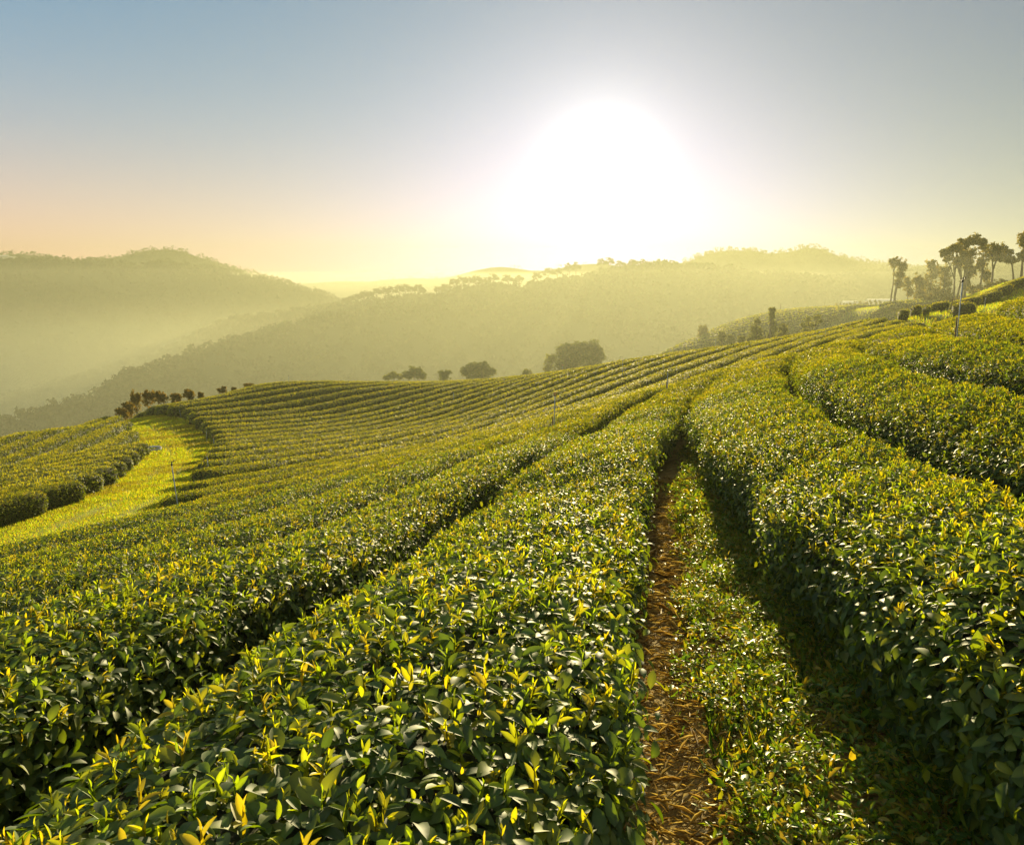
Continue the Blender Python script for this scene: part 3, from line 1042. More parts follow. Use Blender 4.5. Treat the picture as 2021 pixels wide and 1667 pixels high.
def tree(name, base, top_h, blobs, label, cat='tree', group=None, stems=((0, 0),), trunk_r=.12, leaf=.3, K=46, clumps=22, pal=PAL_TREE, fork=.45, bare=0, gain=1.0):
    """blobs: (dx, dy, height fraction, radius x, radius z) in metres; stems: (foot offset, lean)"""
    x, y, z = base
    e = tag(empty(name, (x, y, z)), label, cat, group)
    a = Acc()
    B = [(b[0], b[1], b[2] * top_h, b[3], b[4]) for b in blobs]
    for fo, ln in stems:
        kx = fo + ln
        hf = top_h * fork
        mid = (fo + ln * .4 + RNG.normal(0, .05), 0, hf * .5)
        tube(a, [(fo, 0, -.4), mid, (kx, 0, hf)], [trunk_r, trunk_r * .8, trunk_r * .62], 7)
        near = sorted(B, key=lambda b: abs(b[0] - kx) + abs(b[2] - hf) * .2)[:max(2, len(B) // len(stems) + 1)]
        for b in near:
            mx = ((kx + b[0]) / 2 + RNG.normal(0, .1), b[1] / 2, (hf + b[2]) / 2 + .1)
            tube(a, [(kx, 0, hf * .97), mx, (b[0], b[1], b[2])], [trunk_r * .5, trunk_r * .34, trunk_r * .18], 6)
            for _ in range(3):
                q = np.array([b[0], b[1], b[2]]) + RNG.normal(size=3) * [b[3], b[3], b[4]] * .5
                tube(a, [mx, tuple(q)], [trunk_r * .22, trunk_r * .08], 5)
    a.build('trunk', [M_BARK], e)
    a = Acc()
    for b in B:
        clumps_ = int(clumps * 2.2)
        u = RNG.normal(size=(clumps_, 3))
        u /= np.linalg.norm(u, axis=1)[:, None]
        rr = RNG.uniform(.3, 1.12, (clumps_, 1))
        C = np.array([b[0], b[1], b[2]]) + u * rr * np.array([b[3], b[3], b[4]]) * .85
        cr = RNG.uniform(.13, .30, (clumps_, 1)) * np.array([[b[3], b[3], b[4]]])
        card_ball(a, C, cr, int(K * .42), leaf * .78, pal, shell=(.3, 1.35), gain=gain)
    a.build('crown', [M_TREE], e)
    return e


def tree_px(u, vb, vt, y, blobs_px, label, **kw):
    """a tree y metres away whose foot is on the ground (or at row vb) and whose top reaches row vt; blobs in photo pixels (u, v, ru, rv)"""
    m = y / F
    p = at(u, vt, y)
    zg = float(gz(p[0], y))
    if vb is not None:
        zg = min(zg, at(u, vb, y)[2])
    H = p[2] - zg
    bl = []
    for (bu, bv, ru, rv) in blobs_px:
        q = at(bu, bv, y)
        bl.append((q[0] - p[0], RNG.normal(0, ru * m * .4), (q[2] - zg) / H, ru * m, rv * m))
    if kw.get('cat') == 'bush':
        rb = max(b[2] for b in blobs_px) * m * 1.35
        for k_, hf in enumerate((.12, .34, .55)):
            if H * hf < bl[-1][2] * H - rb * .3 or k_ == 0:
                for sx in (-.45, .4):
                    bl.append((rb * sx + RNG.normal(0, .1), RNG.normal(0, .3), hf, rb * .75, max(rb * .6, H * .14)))
        kw.setdefault('fork', .18)
    return tree(kw.pop('name', 'broadleaf_tree'), (p[0], y, zg), H, bl, label, **kw)


GRT = 'trees standing on the right hill crest'
tree_px(1772, 603, 503, 104, [(1768, 518, 13, 12), (1780, 524, 12, 14), (1775, 542, 13, 14), (1774, 560, 9, 10)],
        'slim tree with several bare stems, leftmost on the right crest', group=GRT, stems=((-.5, .2), (0, .15), (.15, .2)), trunk_r=.12, leaf=.2, fork=.45, clumps=26)
tree_px(1794, 602, 545, 110, [(1790, 560, 13, 14), (1795, 577, 9, 8)], 'small thin tree right of the slim bare stemmed tree', group=GRT, trunk_r=.08, leaf=.22)
tree_px(1812, 602, 534, 112, [(1806, 552, 12, 13), (1818, 560, 14, 16), (1812, 580, 16, 16), (1826, 590, 12, 12)], 'bushy dark tree in the gap of the right crest trees', group=GRT, leaf=.26)
tree_px(1842, 602, 510, 114, [(1838, 524, 14, 11), (1848, 540, 16, 16), (1836, 560, 18, 20), (1848, 582, 20, 18)], 'rounded tree with full foliage to the ground on the right crest', group=GRT, leaf=.26, K=50)
tree_px(1868, 600, 516, 106, [(1864, 535, 13, 14), (1872, 555, 15, 18), (1862, 580, 18, 16)], 'leafy mid height tree left of the forked trunk tree', group=GRT, leaf=.26)
tree_px(1893, 600, 488, 98, [(1863, 500, 10, 9), (1878, 495, 13, 11), (1893, 488, 14, 10), (1905, 503, 12, 13), (1890, 515, 13, 10), (1872, 512, 9, 7)],
        'tree with forked trunk and flat topped crown behind the tall pipe', group=GRT, stems=((0, -.2), (.2, .5)), trunk_r=.16, leaf=.22, fork=.5, clumps=24)
tree_px(1916, 600, 466, 100, [(1908, 480, 15, 13), (1925, 474, 14, 12), (1918, 500, 16, 16), (1906, 520, 12, 14), (1922, 535, 13, 22), (1912, 560, 12, 18)],
        'tallest tree with a dense crown and leaf covered trunk on the right crest', group=GRT, stems=((0, 0), (-.5, .2)), trunk_r=.17, leaf=.24, clumps=28)
tree_px(1946, 596, 468, 99, [(1942, 480, 15, 13), (1950, 500, 15, 18), (1940, 520, 13, 18), (1948, 545, 10, 14)],
        'tall dark crowned tree right beside the tallest one', group=GRT, trunk_r=.16, leaf=.24, clumps=26)
tree_px(1966, 560, 474, 90, [(1962, 490, 14, 13), (1976, 492, 12, 14), (1968, 508, 14, 10)], 'tree with a round crown on a bare straight trunk', group=GRT, trunk_r=.17, leaf=.22, fork=.55, clumps=24)
tree_px(2004, 556, 488, 86, [(1990, 500, 12, 12), (1996, 514, 13, 9), (1984, 512, 7, 6)], 'small crowned tree whose bare trunk leans to the left', group=GRT, stems=((.4, -.55),), trunk_r=.12, leaf=.2, fork=.6, clumps=18)
tree_px(2024, 550, 464, 84, [(2014, 480, 14, 14), (2026, 470, 16, 14), (2018, 502, 13, 14), (2030, 510, 12, 14)], 'tree cut by the right picture edge', group=GRT, trunk_r=.16, leaf=.22, clumps=26)
for i, (u, vt, ru, y) in enumerate([(1848, 578, 26, 104), (1890, 580, 26, 100), (1938, 560, 30, 94), (1968, 552, 24, 88), (1990, 556, 18, 84)]):
    tree_px(u, vt + 34, vt, y, [(u - ru * .4, vt + 11, ru * .6, 11), (u + ru * .4, vt + 12, ru * .6, 12), (u, vt + 22, ru, 14)],
            ['low dark bush left below the right crest trees', 'dark bush below the forked tree', 'wide dark bush below the tall crest trees',
             'dark bush under the bare trunked tree', 'small bush at the foot of the leaning tree'][i], name='bush', cat='bush', trunk_r=.05, leaf=.22, clumps=26, group='bushes under the crest trees')

# vine covered trunk, small tree and bushes before the terraced slope
PAL_PALE = np.array([(.07, .10, .025), (.10, .13, .03), (.12, .14, .035)])
tree_px(1523, 668, 604, 88, [(1522, 612, 9, 6), (1521, 622, 7, 9), (1524, 636, 7, 10), (1524, 650, 8, 10), (1526, 664, 12, 10)],
        'bare upright trunk thickly wrapped in vines before the terraced slope', cat='tree', trunk_r=.22, leaf=.16, fork=.8, clumps=24, pal=PAL_PALE)
tree_px(1494, 672, 627, 88, [(1494, 634, 8, 6), (1490, 648, 9, 10), (1500, 655, 9, 9), (1484, 662, 10, 9), (1498, 668, 14, 8)],
        'drooping vine draped tree left of the wrapped trunk', trunk_r=.1, leaf=.16, clumps=22, pal=PAL_PALE)
tree_px(1543, 672, 636, 88, [(1540, 646, 10, 9), (1549, 650, 8, 9), (1545, 662, 12, 9)], 'leafy shrub right of the wrapped trunk', name='shrub', cat='bush', trunk_r=.05, leaf=.16, clumps=24, pal=PAL_PALE)
tree_px(1606, 665, 617, 84, [(1596, 630, 9, 6), (1610, 625, 9, 6), (1604, 640, 12, 7), (1583, 641, 8, 5), (1619, 634, 7, 5), (1590, 652, 12, 6)],
        'small open yellow green tree on the slope before the terraces', trunk_r=.09, leaf=.15, clumps=13, pal=PAL_PALE, gain=1.3)
for i, (u, vt, ru, rv, y) in enumerate([(1388, 640, 10, 10, 116), (1425, 652, 9, 9, 100), (1443, 660, 8, 8, 95), (1462, 662, 11, 9, 90), (1482, 664, 10, 8, 86), (1702, 643, 12, 7, 70), (1726, 645, 14, 6, 66), (1560, 664, 10, 6, 80)]):
    tree_px(u, None, vt, y, [(u - ru * .3, vt + rv, ru * .75, rv), (u + ru * .35, vt + rv * 1.1, ru * .7, rv), (u, vt + rv * 1.8, ru, rv)],
            ['round dark bush at the left edge of the terraced slope', 'pale bush right of the round dark one', 'small pale bush in the dip below the terraces',
             'round pale bush before the lower terraces', 'bushy clump left below the vine draped tree', 'light green bush peeping over the right crest',
             'flat light green bush on the crest below the saplings', 'low bush on the crest right of the vines'][i],
            name='bush', cat='bush', trunk_r=.05, leaf=.17, clumps=30, K=40, pal=PAL_PALE if i else PAL_TREE, group='bushes around the terraced slope')
for i in range(17):
    u = 1612 + i * 7.6 + RNG.normal(0, 1.5)
    vt = 603 - i * .75 + RNG.normal(0, 1.2) + (7 if i < 5 else 0)
    hgt = 7 if i < 5 else 11
    y = 147
    tree_px(u, vt + hgt + 5, vt, y, [(u, vt + hgt * .45, 3.0, hgt * .45), (u + .6, vt + hgt * .8, 2.6, hgt * .4)],
            'small sapling in the single file row along the top of the terraced slope', name='sapling', cat='sapling', trunk_r=.04, leaf=.25, clumps=7, K=26, group='row of saplings')

# trees rising behind the middle crest
PAL_MID = np.array([(.05, .075, .02), (.07, .09, .025), (.04, .06, .02)])
GB = 'trees rising behind the middle crest'
tree_px(1165, None, 671, 112, [(1150, 686, 20, 15), (1172, 690, 18, 20), (1183, 705, 12, 22), (1160, 715, 26, 22), (1140, 700, 16, 20)], 'big round crowned tree, the largest behind the middle crest', group=GB, leaf=.28, K=60, clumps=40, trunk_r=.25, pal=PAL_MID)
tree_px(1118, None, 674, 114, [(1112, 690, 16, 14), (1124, 692, 16, 16), (1110, 712, 20, 20), (1128, 722, 20, 20), (1137, 697, 13, 18)], 'domed tree left of and touching the largest round tree', group=GB, leaf=.28, K=60, clumps=36, trunk_r=.2, pal=PAL_MID)
tree_px(1086, None, 696, 108, [(1086, 708, 12, 11), (1082, 725, 11, 14), (1092, 738, 14, 14)], 'pale vine hung tree at the left of the big clump', group=GB, leaf=.2, clumps=30, pal=PAL_PALE)
tree_px(1040, None, 728, 100, [(1040, 736, 11, 8), (1036, 745, 16, 8), (1048, 744, 10, 8)], 'small pale green tree alone left of the big clump', group=GB, leaf=.2, clumps=26, pal=PAL_PALE)
tree_px(948, None, 713, 104, [(935, 725, 16, 10), (952, 722, 14, 9), (966, 733, 14, 10), (920, 733, 14, 10), (944, 742, 26, 12)], 'broad domed tree over the crest left of the big clump', group=GB, leaf=.26, K=56, clumps=36, pal=PAL_MID)
tree_px(877, None, 727, 98, [(872, 737, 10, 7), (884, 735, 8, 6), (876, 745, 15, 8)], 'sparse small tree left of the broad domed tree', group=GB, leaf=.18, clumps=20, pal=PAL_MID)
tree_px(818, None, 720, 102, [(818, 732, 15, 10), (832, 740, 13, 9), (806, 740, 13, 9)], 'rounded dark tree over the crest at the left of the group', group=GB, leaf=.24, clumps=34, pal=PAL_MID)
tree_px(778, None, 731, 104, [(778, 739, 15, 7), (766, 744, 12, 6), (790, 744, 10, 6)], 'low pale flat topped tree, leftmost behind the middle crest', group=GB, leaf=.24, clumps=28, pal=PAL_PALE)

# bushes at the far end of the grass track
GC = 'bushes at the end of the grass track'
PAL_BR = np.array([(.09, .09, .02), (.13, .11, .025), (.07, .085, .02), (.15, .11, .03)])
for i, (u, vt, ru, hh, y) in enumerate([(293, 768, 14, 30, 58), (268, 770, 12, 40, 62), (318, 771, 13, 24, 58), (347, 775, 12, 18, 59), (373, 767, 12, 20, 59), (396, 773, 6, 12, 60),
                                        (255, 790, 14, 34, 60), (240, 803, 14, 24, 58), (437, 765, 9, 10, 66), (442, 762, 4, 10, 66), (462, 764, 5, 6, 67), (490, 756, 10, 9, 68)]):
    tree_px(u, None, vt, y, [(u - ru * .4, vt + hh * .35, ru * .6, hh * .35), (u + ru * .4, vt + hh * .4, ru * .6, hh * .35), (u, vt + hh * .7, ru * 1.05, hh * .5)],
            ['densest bush at the end of the grass track', 'open twiggy bush behind the densest one', 'bush with upright twigs right of the densest one', 'low rounded bush, third from the left on the crest',
             'round topped bush standing alone on the crest', 'tiny shrub right of the round topped bush', 'brownish bush at the turn of the track', 'low brown bush left of the track end',
             'faint low bush on the left skyline of the curved rows', 'narrow upright shrub on the skyline of the curved rows', 'tiny tuft on the skyline of the curved rows', 'low twiggy bush on the skyline near the thin pipe'][i],
            name='bush', cat='bush', trunk_r=.03, leaf=.11, clumps=26, K=44, pal=PAL_BR, group=GC)

# ------------------------------------------------------------------ terraces and rounded hedge ends
ends = [(1291, 699, 104), (1302, 694, 106), (1314, 688, 108), (1327, 682, 110), (1340, 675, 112), (1354, 668, 114), (1370, 660, 116), (1383, 654, 118),
        (1402, 645, 121), (1416, 639, 124), (1431, 634, 127), (1446, 631, 130), (1460, 627, 133), (1475, 623, 136), (1492, 620, 139)]
for i, (u, v, y) in enumerate(ends):
    p = at(u, v, y)
    x1 = 62 if i > 6 else 44
    pts = [(p[0], p[1])]
    for k, xx in enumerate(np.arange(p[0] + 5, x1 + i * 1.6, 5)):
        pts.append((xx, y + 1.2 * math.sin((xx - p[0]) * .05) - .05 * (xx - p[0])))
    cv = PolyCurve(pts)
    leaf_hedge('tea_hedge', Hedge(cv, 0, cv.L, 800 + i * 3, w=1.1, h=.8), '%s hedge up the far terraced slope, counted from its foot' % ORD[i], 'hedges on the far terraced slope', yellow=-.1)
for i in range(5):
    y = 128 + i * 4.2
    pts = [(x, y + (x - 62) * .12) for x in range(64 + i * 2, 92, 4)]
    cv = PolyCurve(pts)
    leaf_hedge('tea_hedge', Hedge(cv, 0, cv.L, 900 + i * 3, w=1.1, h=1.0), '%s row on the smooth slope below the slim crest tree' % ORD[i], 'hedges on the far terraced slope', yellow=-.1)
for i in range(13):
    y = 84 + i * 3.1
    x0, x1 = (.385 + .012 * i) * y, min(.58 * y, 62)
    pts = [(x, y - 2 + (x - x0) * .10) for x in np.arange(x0, x1, 3)]
    if len(pts) < 3: continue
    cv = PolyCurve(pts)
    leaf_hedge('tea_hedge', Hedge(cv, 0, cv.L, 1200 + i * 3, w=1.05, h=.8), '%s hedge on the slope just over the lit crest, counted from its foot' % ORD[i], 'hedges on the slope over the crest', yellow=-.1)
MO = [(1781, 629, 18, 52), (1806, 622, 17, 54), (1826, 622, 10, 53), (1850, 616, 38, 56), (1902, 611, 62, 58), (1938, 601, 68, 60), (1966, 586, 56, 62), (1990, 574, 40, 64), (2020, 562, 30, 64), (1900, 618, 40, 50)]
LM = ['smallest rounded hedge end, leftmost of the stepped ones at right', 'short hedge end, second of the stepped ones', 'little round hedge end touching the second one', 'oval hedge end half hidden behind the lit crest',
      'long rounded hedge end behind the tall pipe', 'long rounded hedge right of the tall pipe', 'rounded hedge on the upper right step', 'small rounded hedge below the leaning tree',
      'topmost rounded hedge at the right edge', 'low long hedge just over the lit crest']
for i, (u, v, wpx, y) in enumerate(MO):
    q = at(u, v, y)
    hw = wpx * y / F / 2
    cv = PolyCurve([(q[0] - hw, y - hw * .15), (q[0], y), (q[0] + hw, y + hw * .1)])
    leaf_hedge('tea_hedge', Hedge(cv, 0, cv.L, 950 + i * 3, w=1.05, h=1.12), LM[i], 'rounded hedge ends stepping up at right', yellow=.2)
# thin mast on the terraced slope
a = Acc()
q = at(1540, 620, 135)
zb = float(gz(q[0], 135))
tube(a, [(q[0], 135, zb), (q[0], 135, at(1540, 599, 135)[2])], .05, 6)
tag(a.build('thin_mast', [M_WOOD]), 'thin bare mast standing on the terraced slope right of the wrapped trunk', 'mast')

# ------------------------------------------------------------------ hills
def fold2(seed, x, y, base=.008, oct=5):
    r = np.random.default_rng(seed)
    o = 0
    a = 1.0
    for k in range(oct):
        f = base * 1.9 ** k
        for _ in range(3):
            t = r.uniform(0, 6.28)
            o = o + a / 3 * np.sin((x * math.cos(t) + y * math.sin(t)) * f * 6.28 + r.uniform(0, 6.28))
        a *= .55
    return o


class Hill:
    low = None

    def __init__(s, crest, seed, front=260, back=180, zb=-77.5, amp=10, n=150, sweep=0.0):
        c = np.array(crest, float)
        P = np.array([at(u, v, y) for u, v, y in c])
        L = np.r_[0, np.cumsum(np.hypot(*np.diff(P[:, :2], axis=0).T))]
        s.n = n
        t = np.linspace(0, L[-1], n)
        Q = np.stack([np.interp(t, L, P[:, k]) for k in range(3)], 1)
        for _ in range(2): Q[1:-1] = (Q[:-2] + 2 * Q[1:-1] + Q[2:]) / 4
        w = np.r_[np.linspace(-1, 0, 12)[:-1], np.linspace(0, 1, 34)]
        X = np.zeros((len(w), n))
        Y = X.copy()
        Z = X.copy()
        for i, ww in enumerate(w):
            run = front if ww > 0 else back
            X[i] = Q[:, 0] + sweep * ww * front
            Y[i] = Q[:, 1] - ww * run
            a = abs(ww)
            pr = (1 - a) ** 1.15 * (1 - .25 * math.sin(a * 3.14))
            Z[i] = zb + (Q[:, 2] - zb) * pr + amp * fold2(seed, X[i], Y[i]) * min(1, a * 5) * (1 - a)
        s.X, s.Y, s.Z, s.w = X, Y, Z, w

    def mesh(s, name):
        return mk(name, np.stack([s.X, s.Y, s.Z], -1), grid_faces(*s.X.shape)[:, ::-1], M_HILL)

    def sample(s, n, wmin=-.12, wmax=.9, bias=1.3):
        ww = wmin + (wmax - wmin) * RNG.random(n) ** bias
        fi = np.interp(ww, s.w, np.arange(len(s.w)))
        fj = RNG.random(n) * (s.n - 1.001)
        i, j = np.minimum(fi.astype(int), len(s.w) - 2), fj.astype(int)
        a, b = fi - i, fj - j
        out = []
        for G in (s.X, s.Y, s.Z):
            out.append(G[i, j] * (1 - a) * (1 - b) + G[i + 1, j] * a * (1 - b) + G[i, j + 1] * (1 - a) * b + G[i + 1, j + 1] * a * b)
        return np.stack(out, 1)

    def crest_at(s, u):
        k = int(np.argmin(abs(s.w)))
        x = (u - 1010.5) / F
        r = s.X[k] / (s.Y[k] * 1.0)
        j = int(np.argmin(abs(r - x * 1.0)))
        return np.array([s.X[k, j], s.Y[k, j], s.Z[k, j]])


PAL_F = np.array([(.030, .048, .020), (.040, .058, .022), (.024, .040, .020), (.05, .065, .025), (.06, .06, .03)])


def forest(acc, hill, n, r, K, **kw):
    C = hill.sample(n, **kw)
    sc_ = np.ones((n, 1))
    if hill.low is not None:
        uu = C[:, 0] / C[:, 1] * F + 1010
        k = int(np.argmin(abs(hill.w)))
        near = np.abs(C[:, 1] - np.interp(C[:, 0], hill.X[k], hill.Y[k])) < 24
        sc_[(uu > hill.low[0]) & (uu < hill.low[1]) & near] = .9
    R = RNG.uniform(.6, 1.35, (n, 1)) * r * np.array([[1, 1, 1.05]]) * sc_
    C[:, 2] += R[:, 2] * .55
    k = (np.abs(C[:, 0]) < .85 * C[:, 1])
    C, R = C[k], R[k]
    card_ball(acc, C, R, K, r * .55, PAL_F, up_bias=.7, shell=(.6, 1.0))


A = Hill([(-260, 870, 215), (-60, 850, 235), (0, 838, 245), (60, 822, 252), (130, 808, 262), (190, 785, 272), (235, 760, 280), (265, 742, 288), (330, 722, 300), (400, 694, 318), (480, 672, 338), (540, 655, 350),
          (600, 637, 365), (700, 620, 385), (800, 610, 400), (900, 606, 415), (1010, 604, 425), (1100, 610, 420), (1250, 640, 400), (1400, 680, 380)], 3, front=130, back=90, amp=7)
B = Hill([(20, 800, 400), (120, 765, 415), (200, 742, 425), (300, 715, 435), (360, 690, 442), (400, 665, 448), (440, 645, 452), (500, 634, 458), (560, 628, 462), (620, 618, 466), (680, 608, 470), (705, 604, 472),
          (760, 596, 476), (830, 590, 480), (860, 590, 482), (900, 579, 486), (960, 570, 490), (1030, 570, 494), (1060, 565, 496), (1120, 555, 500), (1190, 542, 505), (1240, 534, 508),
          (1300, 527, 512), (1400, 533, 518), (1460, 543, 522), (1500, 552, 524), (1560, 547, 526), (1610, 555, 528), (1640, 560, 528), (1700, 575, 530), (1740, 596, 530), (1780, 612, 530), (1900, 640, 520), (2100, 660, 510)], 5, front=230, back=150, amp=12)
C = Hill([(-400, 500, 555), (-100, 510, 561), (0, 516, 564), (60, 517, 566), (140, 517, 568), (200, 521, 571), (260, 528, 573), (320, 522, 575), (380, 528, 578), (430, 536, 580), (480, 546, 583), (530, 552, 585), (590, 567, 589), (640, 584, 592),
          (680, 600, 595), (800, 640, 597), (950, 660, 597)], 7, front=170, back=80, amp=10)
B.low = (680, 1245)
Eh = Hill([(-400, 500, 505), (-120, 528, 510), (0, 545, 515), (60, 556, 517), (130, 571, 519), (190, 577, 521), (240, 586, 523), (300, 604, 525), (350, 622, 527), (400, 640, 529), (450, 662, 531), (520, 690, 533), (620, 720, 535)], 9, front=140, back=60, amp=10)
D = Hill([(-300, 520, 732), (0, 504, 740), (40, 501, 742), (90, 508, 743), (150, 515, 745), (200, 511, 746), (240, 507, 747), (262, 500, 748), (290, 494, 749), (345, 493, 750), (372, 501, 751), (400, 510, 752), (450, 525, 754), (480, 534, 756), (520, 548, 758), (600, 575, 760), (700, 600, 762)], 11, front=140, back=70, amp=6)
G = Hill([(1180, 580, 750), (1260, 545, 738), (1330, 524, 726), (1360, 516, 725), (1400, 500, 724), (1440, 494, 722), (1490, 495, 721), (1515, 502, 720), (1560, 497, 720), (1590, 489, 720), (1620, 490, 720), (1640, 500, 720), (1665, 509, 720), (1710, 518, 720), (1760, 526, 720),
          (1830, 530, 720), (1950, 520, 720), (2100, 505, 720), (2400, 520, 720)], 13, front=150, back=70, amp=8)
H = Hill([(1500, 640, 610), (1560, 600, 610), (1620, 560, 610), (1650, 549, 610), (1690, 541, 610), (1730, 535, 610), (1780, 533, 610), (1900, 538, 610), (2050, 528, 610), (2300, 520, 610)], 15, front=120, back=60, amp=8)
FR = [([(-600, 575, 765), (300, 572, 765), (580, 569, 765), (620, 563, 765), (700, 560, 765), (760, 552, 765), (820, 549, 765), (880, 552, 765), (910, 540, 765), (950, 531, 765), (990, 524, 765), (1030, 532, 765), (1060, 538, 765), (1110, 528, 765), (1160, 519, 765), (1210, 522, 765), (1300, 540, 765), (1500, 560, 765), (2400, 560, 765)], 17),
      ([(-600, 566, 790), (500, 566, 790), (600, 560, 790), (680, 554, 790), (730, 558, 790), (800, 548, 790), (860, 551, 790), (1000, 545, 790), (1200, 535, 790), (1400, 540, 790), (2400, 560, 790)], 19)]
for nm, h in (('near_spur', A), ('wooded_ridge', B), ('left_hill', C), ('left_shoulder', Eh), ('left_peak', D), ('right_peak', G), ('right_foothill', H)):
    tag(h.mesh('hill_' + nm), kind='structure')
fh = []
for i, (c_, sd_) in enumerate(FR):
    h = Hill(c_, sd_, front=60 if i == 0 else 45, back=35 if i else 45, amp=5)
    fh.append(h)
    tag(h.mesh('hill_far_range'), kind='structure')
for nm, h, n, r, K, lb in (('A', A, 3600, 2.3, 30, 'dense hazy woods on the nearest spur at left'), ('B', B, 9000, 3.0, 22, 'dense hazy woods covering the long middle ridge'),
                           ('C', C, 6000, 2.6, 16, 'faint woods on the left hill'), ('E', Eh, 4000, 2.6, 16, 'faint woods on the lower left shoulder'),
                           ('D', D, 3500, 2.4, 14, 'faint woods on the left peak'), ('G', G, 5000, 2.5, 14, 'faint woods on the right peak'), ('H', H, 3000, 2.7, 16, 'faint woods on the right foothill')):
    acc = Acc()
    forest(acc, h, n, r, K)
    # a denser fringe along the crest
    forest(acc, h, n // 6, r * 1.05, K, wmin=-.05, wmax=.04, bias=1.0)
    tag(acc.build('forest', [M_FOREST]), lb, 'forest', kind='stuff')

for h in fh:
    acc = Acc()
    forest(acc, h, 3500, 2.2, 12, wmin=-.3, wmax=.8)
    tag(acc.build('forest', [M_FOREST]), 'faint woods on the %s of the two farthest ranges' % ('nearer' if h is fh[0] else 'farther'), 'forest', kind='stuff')

# single trees one can tell apart on the ridge
RG = 'trees along the skyline of the middle ridge'
rt = [(634, 608, 8), (648, 604, 9), (660, 604, 6), (682, 593, 6), (692, 587, 6), (703, 585, 7), (718, 578, 8), (730, 579, 6), (743, 572, 8), (760, 568, 9), (772, 570, 8), (788, 567, 9), (800, 564, 9), (812, 568, 7), (825, 565, 8), (834, 570, 5),
      (866, 570, 8), (880, 565, 8), (896, 552, 8), (910, 548, 10), (925, 550, 9), (940, 548, 9), (955, 553, 8), (973, 545, 9), (1003, 547, 9), (1024, 547, 7), (1060, 541, 8), (1082, 532, 10), (1100, 532, 7), (1124, 522, 9), (1137, 521, 8),
      (1188, 513, 8), (1202, 512, 8), (1224, 519, 6), (1250, 517, 8)]
for i, (u, vt, rp) in enumerate(rt):
    b = B.crest_at(u)
    y = b[1]
    rp *= 1.45
    q = at(u, vt - 6, y)
    z0 = b[2]
    Hh = max(q[2] - z0, 3.5)
    m = y / F
    bl = [(RNG.normal(0, .3), RNG.normal(0, .5), .78, rp * m * .85, rp * m * .5), (-rp * m * .5, 0, .62, rp * m * .5, rp * m * .36), (rp * m * .5, 0, .66, rp * m * .5, rp * m * .36)]
    tree('ridge_tree', (q[0], y, z0), Hh, bl, 'umbrella crowned tree standing on the skyline of the middle ridge', group=RG, trunk_r=.42, leaf=.7, clumps=12, K=40, fork=.45, pal=PAL_F * .8)

# two pale farm buildings far off
def shed(name, u, v, y, w, dpt, h, label, z=None):
    q = at(u, v, y)
    e = tag(empty(name, (q[0], y, q[2])), label, 'building')
    a = Acc()
    x0, x1, y0, y1 = -w / 2, w / 2, -dpt / 2, dpt / 2
    V = [(x0, y0, -3), (x1, y0, -3), (x1, y1, -3), (x0, y1, -3), (x0, y0, h), (x1, y0, h), (x1, y1, h), (x0, y1, h), (x0, 0, h * 1.5), (x1, 0, h * 1.5)]
    a.add(V, [np.array([(0, 1, 5, 4), (1, 2, 6, 5), (2, 3, 7, 6), (3, 0, 4, 7)]), np.array([(4, 8, 7), (5, 6, 9)])])
    a.build('wall', [M_WALL], e, smooth=False)
    a = Acc()
    o_ = .4
    for sgn, ye in ((-1, y0 - o_), (1, y1 + o_)):
        V = [(x0 - o_, ye, h - .1), (x1 + o_, ye, h - .1), (x1 + o_, 0, h * 1.5 + .15), (x0 - o_, 0, h * 1.5 + .15),
             (x0 - o_, ye, h + .05), (x1 + o_, ye, h + .05), (x1 + o_, 0, h * 1.5 + .3), (x0 - o_, 0, h * 1.5 + .3)]
        a.add(V, np.array([(0, 1, 2, 3), (7, 6, 5, 4), (0, 4, 5, 1), (1, 5, 6, 2), (3, 2, 6, 7), (0, 3, 7, 4)]))
    a.build('roof', [M_ROOF], e, smooth=False)


shed('farm_shed', 1676, 603, 300, 5, 4, 1.0, 'small pale roofed shed in the haze above the saplings')
shed('long_shed', 1738, 600, 320, 11, 5, 1.2, 'long pale roofed shed in the haze left of the slim tree')
shed('hill_house', 8, 513, 696, 9, 6, 2.6, 'pale house on the left hill at the picture edge')
shed('hill_house', 24, 514, 698, 6, 5, 2.2, 'smaller pale house just right of the one at the picture edge')

# ------------------------------------------------------------------ air
def vol_mat(name, c, dens, g, ):
    m, t = new_mat(name)
    out = nd(t, 'ShaderNodeOutputMaterial')
    pv = nd(t, 'ShaderNodeVolumePrincipled')
    pv.inputs['Color'].default_value = (*c, 1)
    pv.inputs['Density'].default_value = dens
    pv.inputs['Anisotropy'].default_value = g
    t.links.new(pv.outputs[0], out.inputs['Volume'])
    return m


def box(name, x0, x1, y0, y1, z0, z1, m, label, cat):
    V = [(x, y, z) for z in (z0, z1) for y in (y0, y1) for x in (x0, x1)]
    f = np.array([(0, 2, 3, 1), (4, 5, 7, 6), (0, 1, 5, 4), (1, 3, 7, 5), (3, 2, 6, 7), (2, 0, 4, 6)])
    return tag(mk(name, V, f, m, smooth=False), label, cat, kind='stuff')


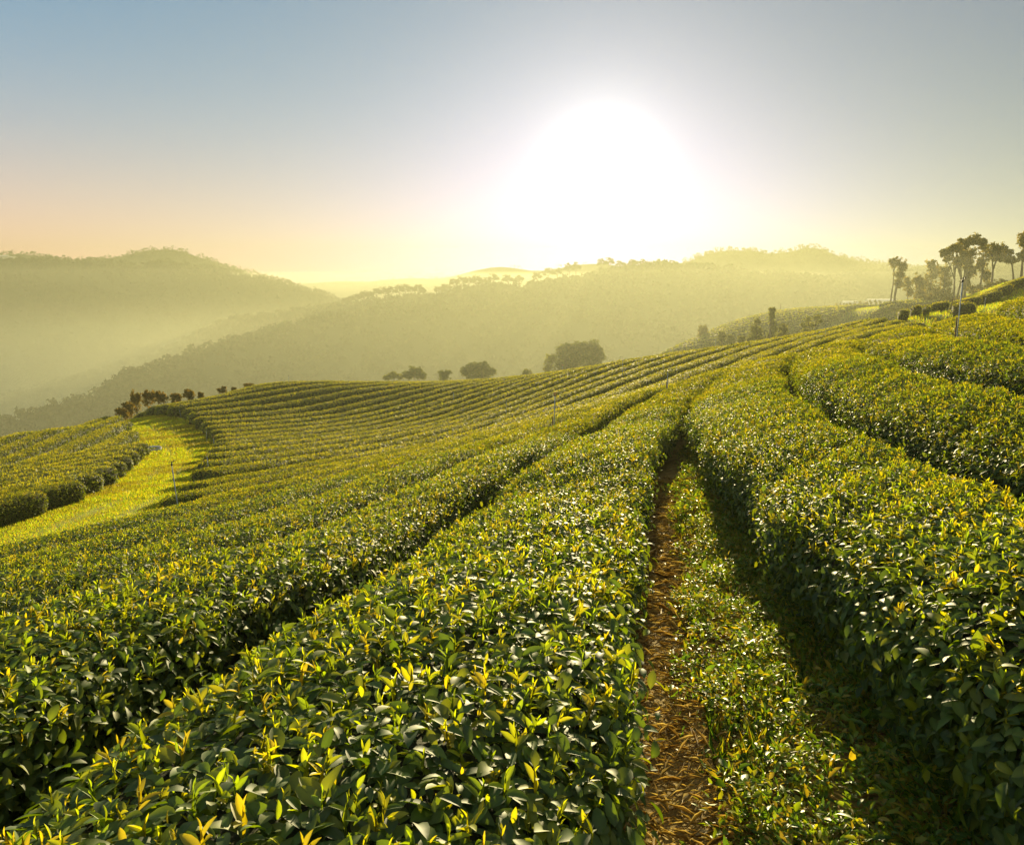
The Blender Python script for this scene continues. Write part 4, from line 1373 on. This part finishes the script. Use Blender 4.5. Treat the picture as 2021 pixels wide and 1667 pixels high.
# valley mist: thickest on the valley floor, thinning upwards and towards the viewer
m, t = new_mat('mist_air')
out = nd(t, 'ShaderNodeOutputMaterial')
pv = nd(t, 'ShaderNodeVolumePrincipled')
pv.inputs['Color'].default_value = (.98, 1.0, .68, 1)
pv.inputs['Anisotropy'].default_value = .4
tc = nd(t, 'ShaderNodeTexCoord')
sp_ = nd(t, 'ShaderNodeSeparateXYZ')
t.links.new(tc.outputs['Object'], sp_.inputs[0])
nz = nd(t, 'ShaderNodeTexNoise')
nz.inputs['Scale'].default_value = .006
nz.inputs['Detail'].default_value = 1.0
t.links.new(tc.outputs['Object'], nz.inputs['Vector'])
zz = mth(t, 'ADD', sp_.outputs[2], mth(t, 'MULTIPLY_ADD', nz.outputs[0], -36.0, 18.0 + 78.0))
fz = mth(t, 'EXPONENT', mth(t, 'DIVIDE', mth(t, 'MAXIMUM', zz, 0.0), -19.0))
fy = nd(t, 'ShaderNodeMapRange', interpolation_type='SMOOTHSTEP')
fy.inputs['From Min'].default_value, fy.inputs['From Max'].default_value = 215, 330
t.links.new(sp_.outputs[1], fy.inputs['Value'])
fx = nd(t, 'ShaderNodeMapRange', interpolation_type='SMOOTHSTEP')      # more of it in the left valley
fx.inputs['From Min'].default_value, fx.inputs['From Max'].default_value = -40, -190
fx.inputs['To Min'].default_value, fx.inputs['To Max'].default_value = .42, 2.6
t.links.new(sp_.outputs[0], fx.inputs['Value'])
dn = mth(t, 'MULTIPLY', mth(t, 'MULTIPLY', fz, mth(t, 'MULTIPLY', fy.outputs[0], fx.outputs[0])), .016)
ft = nd(t, 'ShaderNodeMapRange', interpolation_type='SMOOTHSTEP')      # nothing left at its top
ft.inputs['From Min'].default_value, ft.inputs['From Max'].default_value = 2, -26
t.links.new(sp_.outputs[2], ft.inputs['Value'])
dn = mth(t, 'MULTIPLY', dn, ft.outputs[0])
t.links.new(dn, pv.inputs['Density'])
t.links.new(pv.outputs[0], out.inputs['Volume'])
box('mist', -520, 520, 214, 560, -78.5, 3, m, 'bright morning mist lying in the valley below the hills', 'mist')
cy.volume_max_steps = 48
box('mist', -130, 66, 66, 150, -60, 3.5, vol_mat('thin_mist_air', (.50, .52, .37), .0022, .40), 'thin mist over the dip and the terraced slope', 'mist')
box('mist', -560, 560, 572, 750, -78.5, 13, vol_mat('far_mist_air', (.62, .64, .50), .0034, .45), 'pale mist behind the middle ridge', 'mist')
box('haze', -1150, 1150, -300, 840, -79, 46, vol_mat('haze_air', (.27, .285, .19), .00115, .46), 'warm golden morning haze', 'haze')
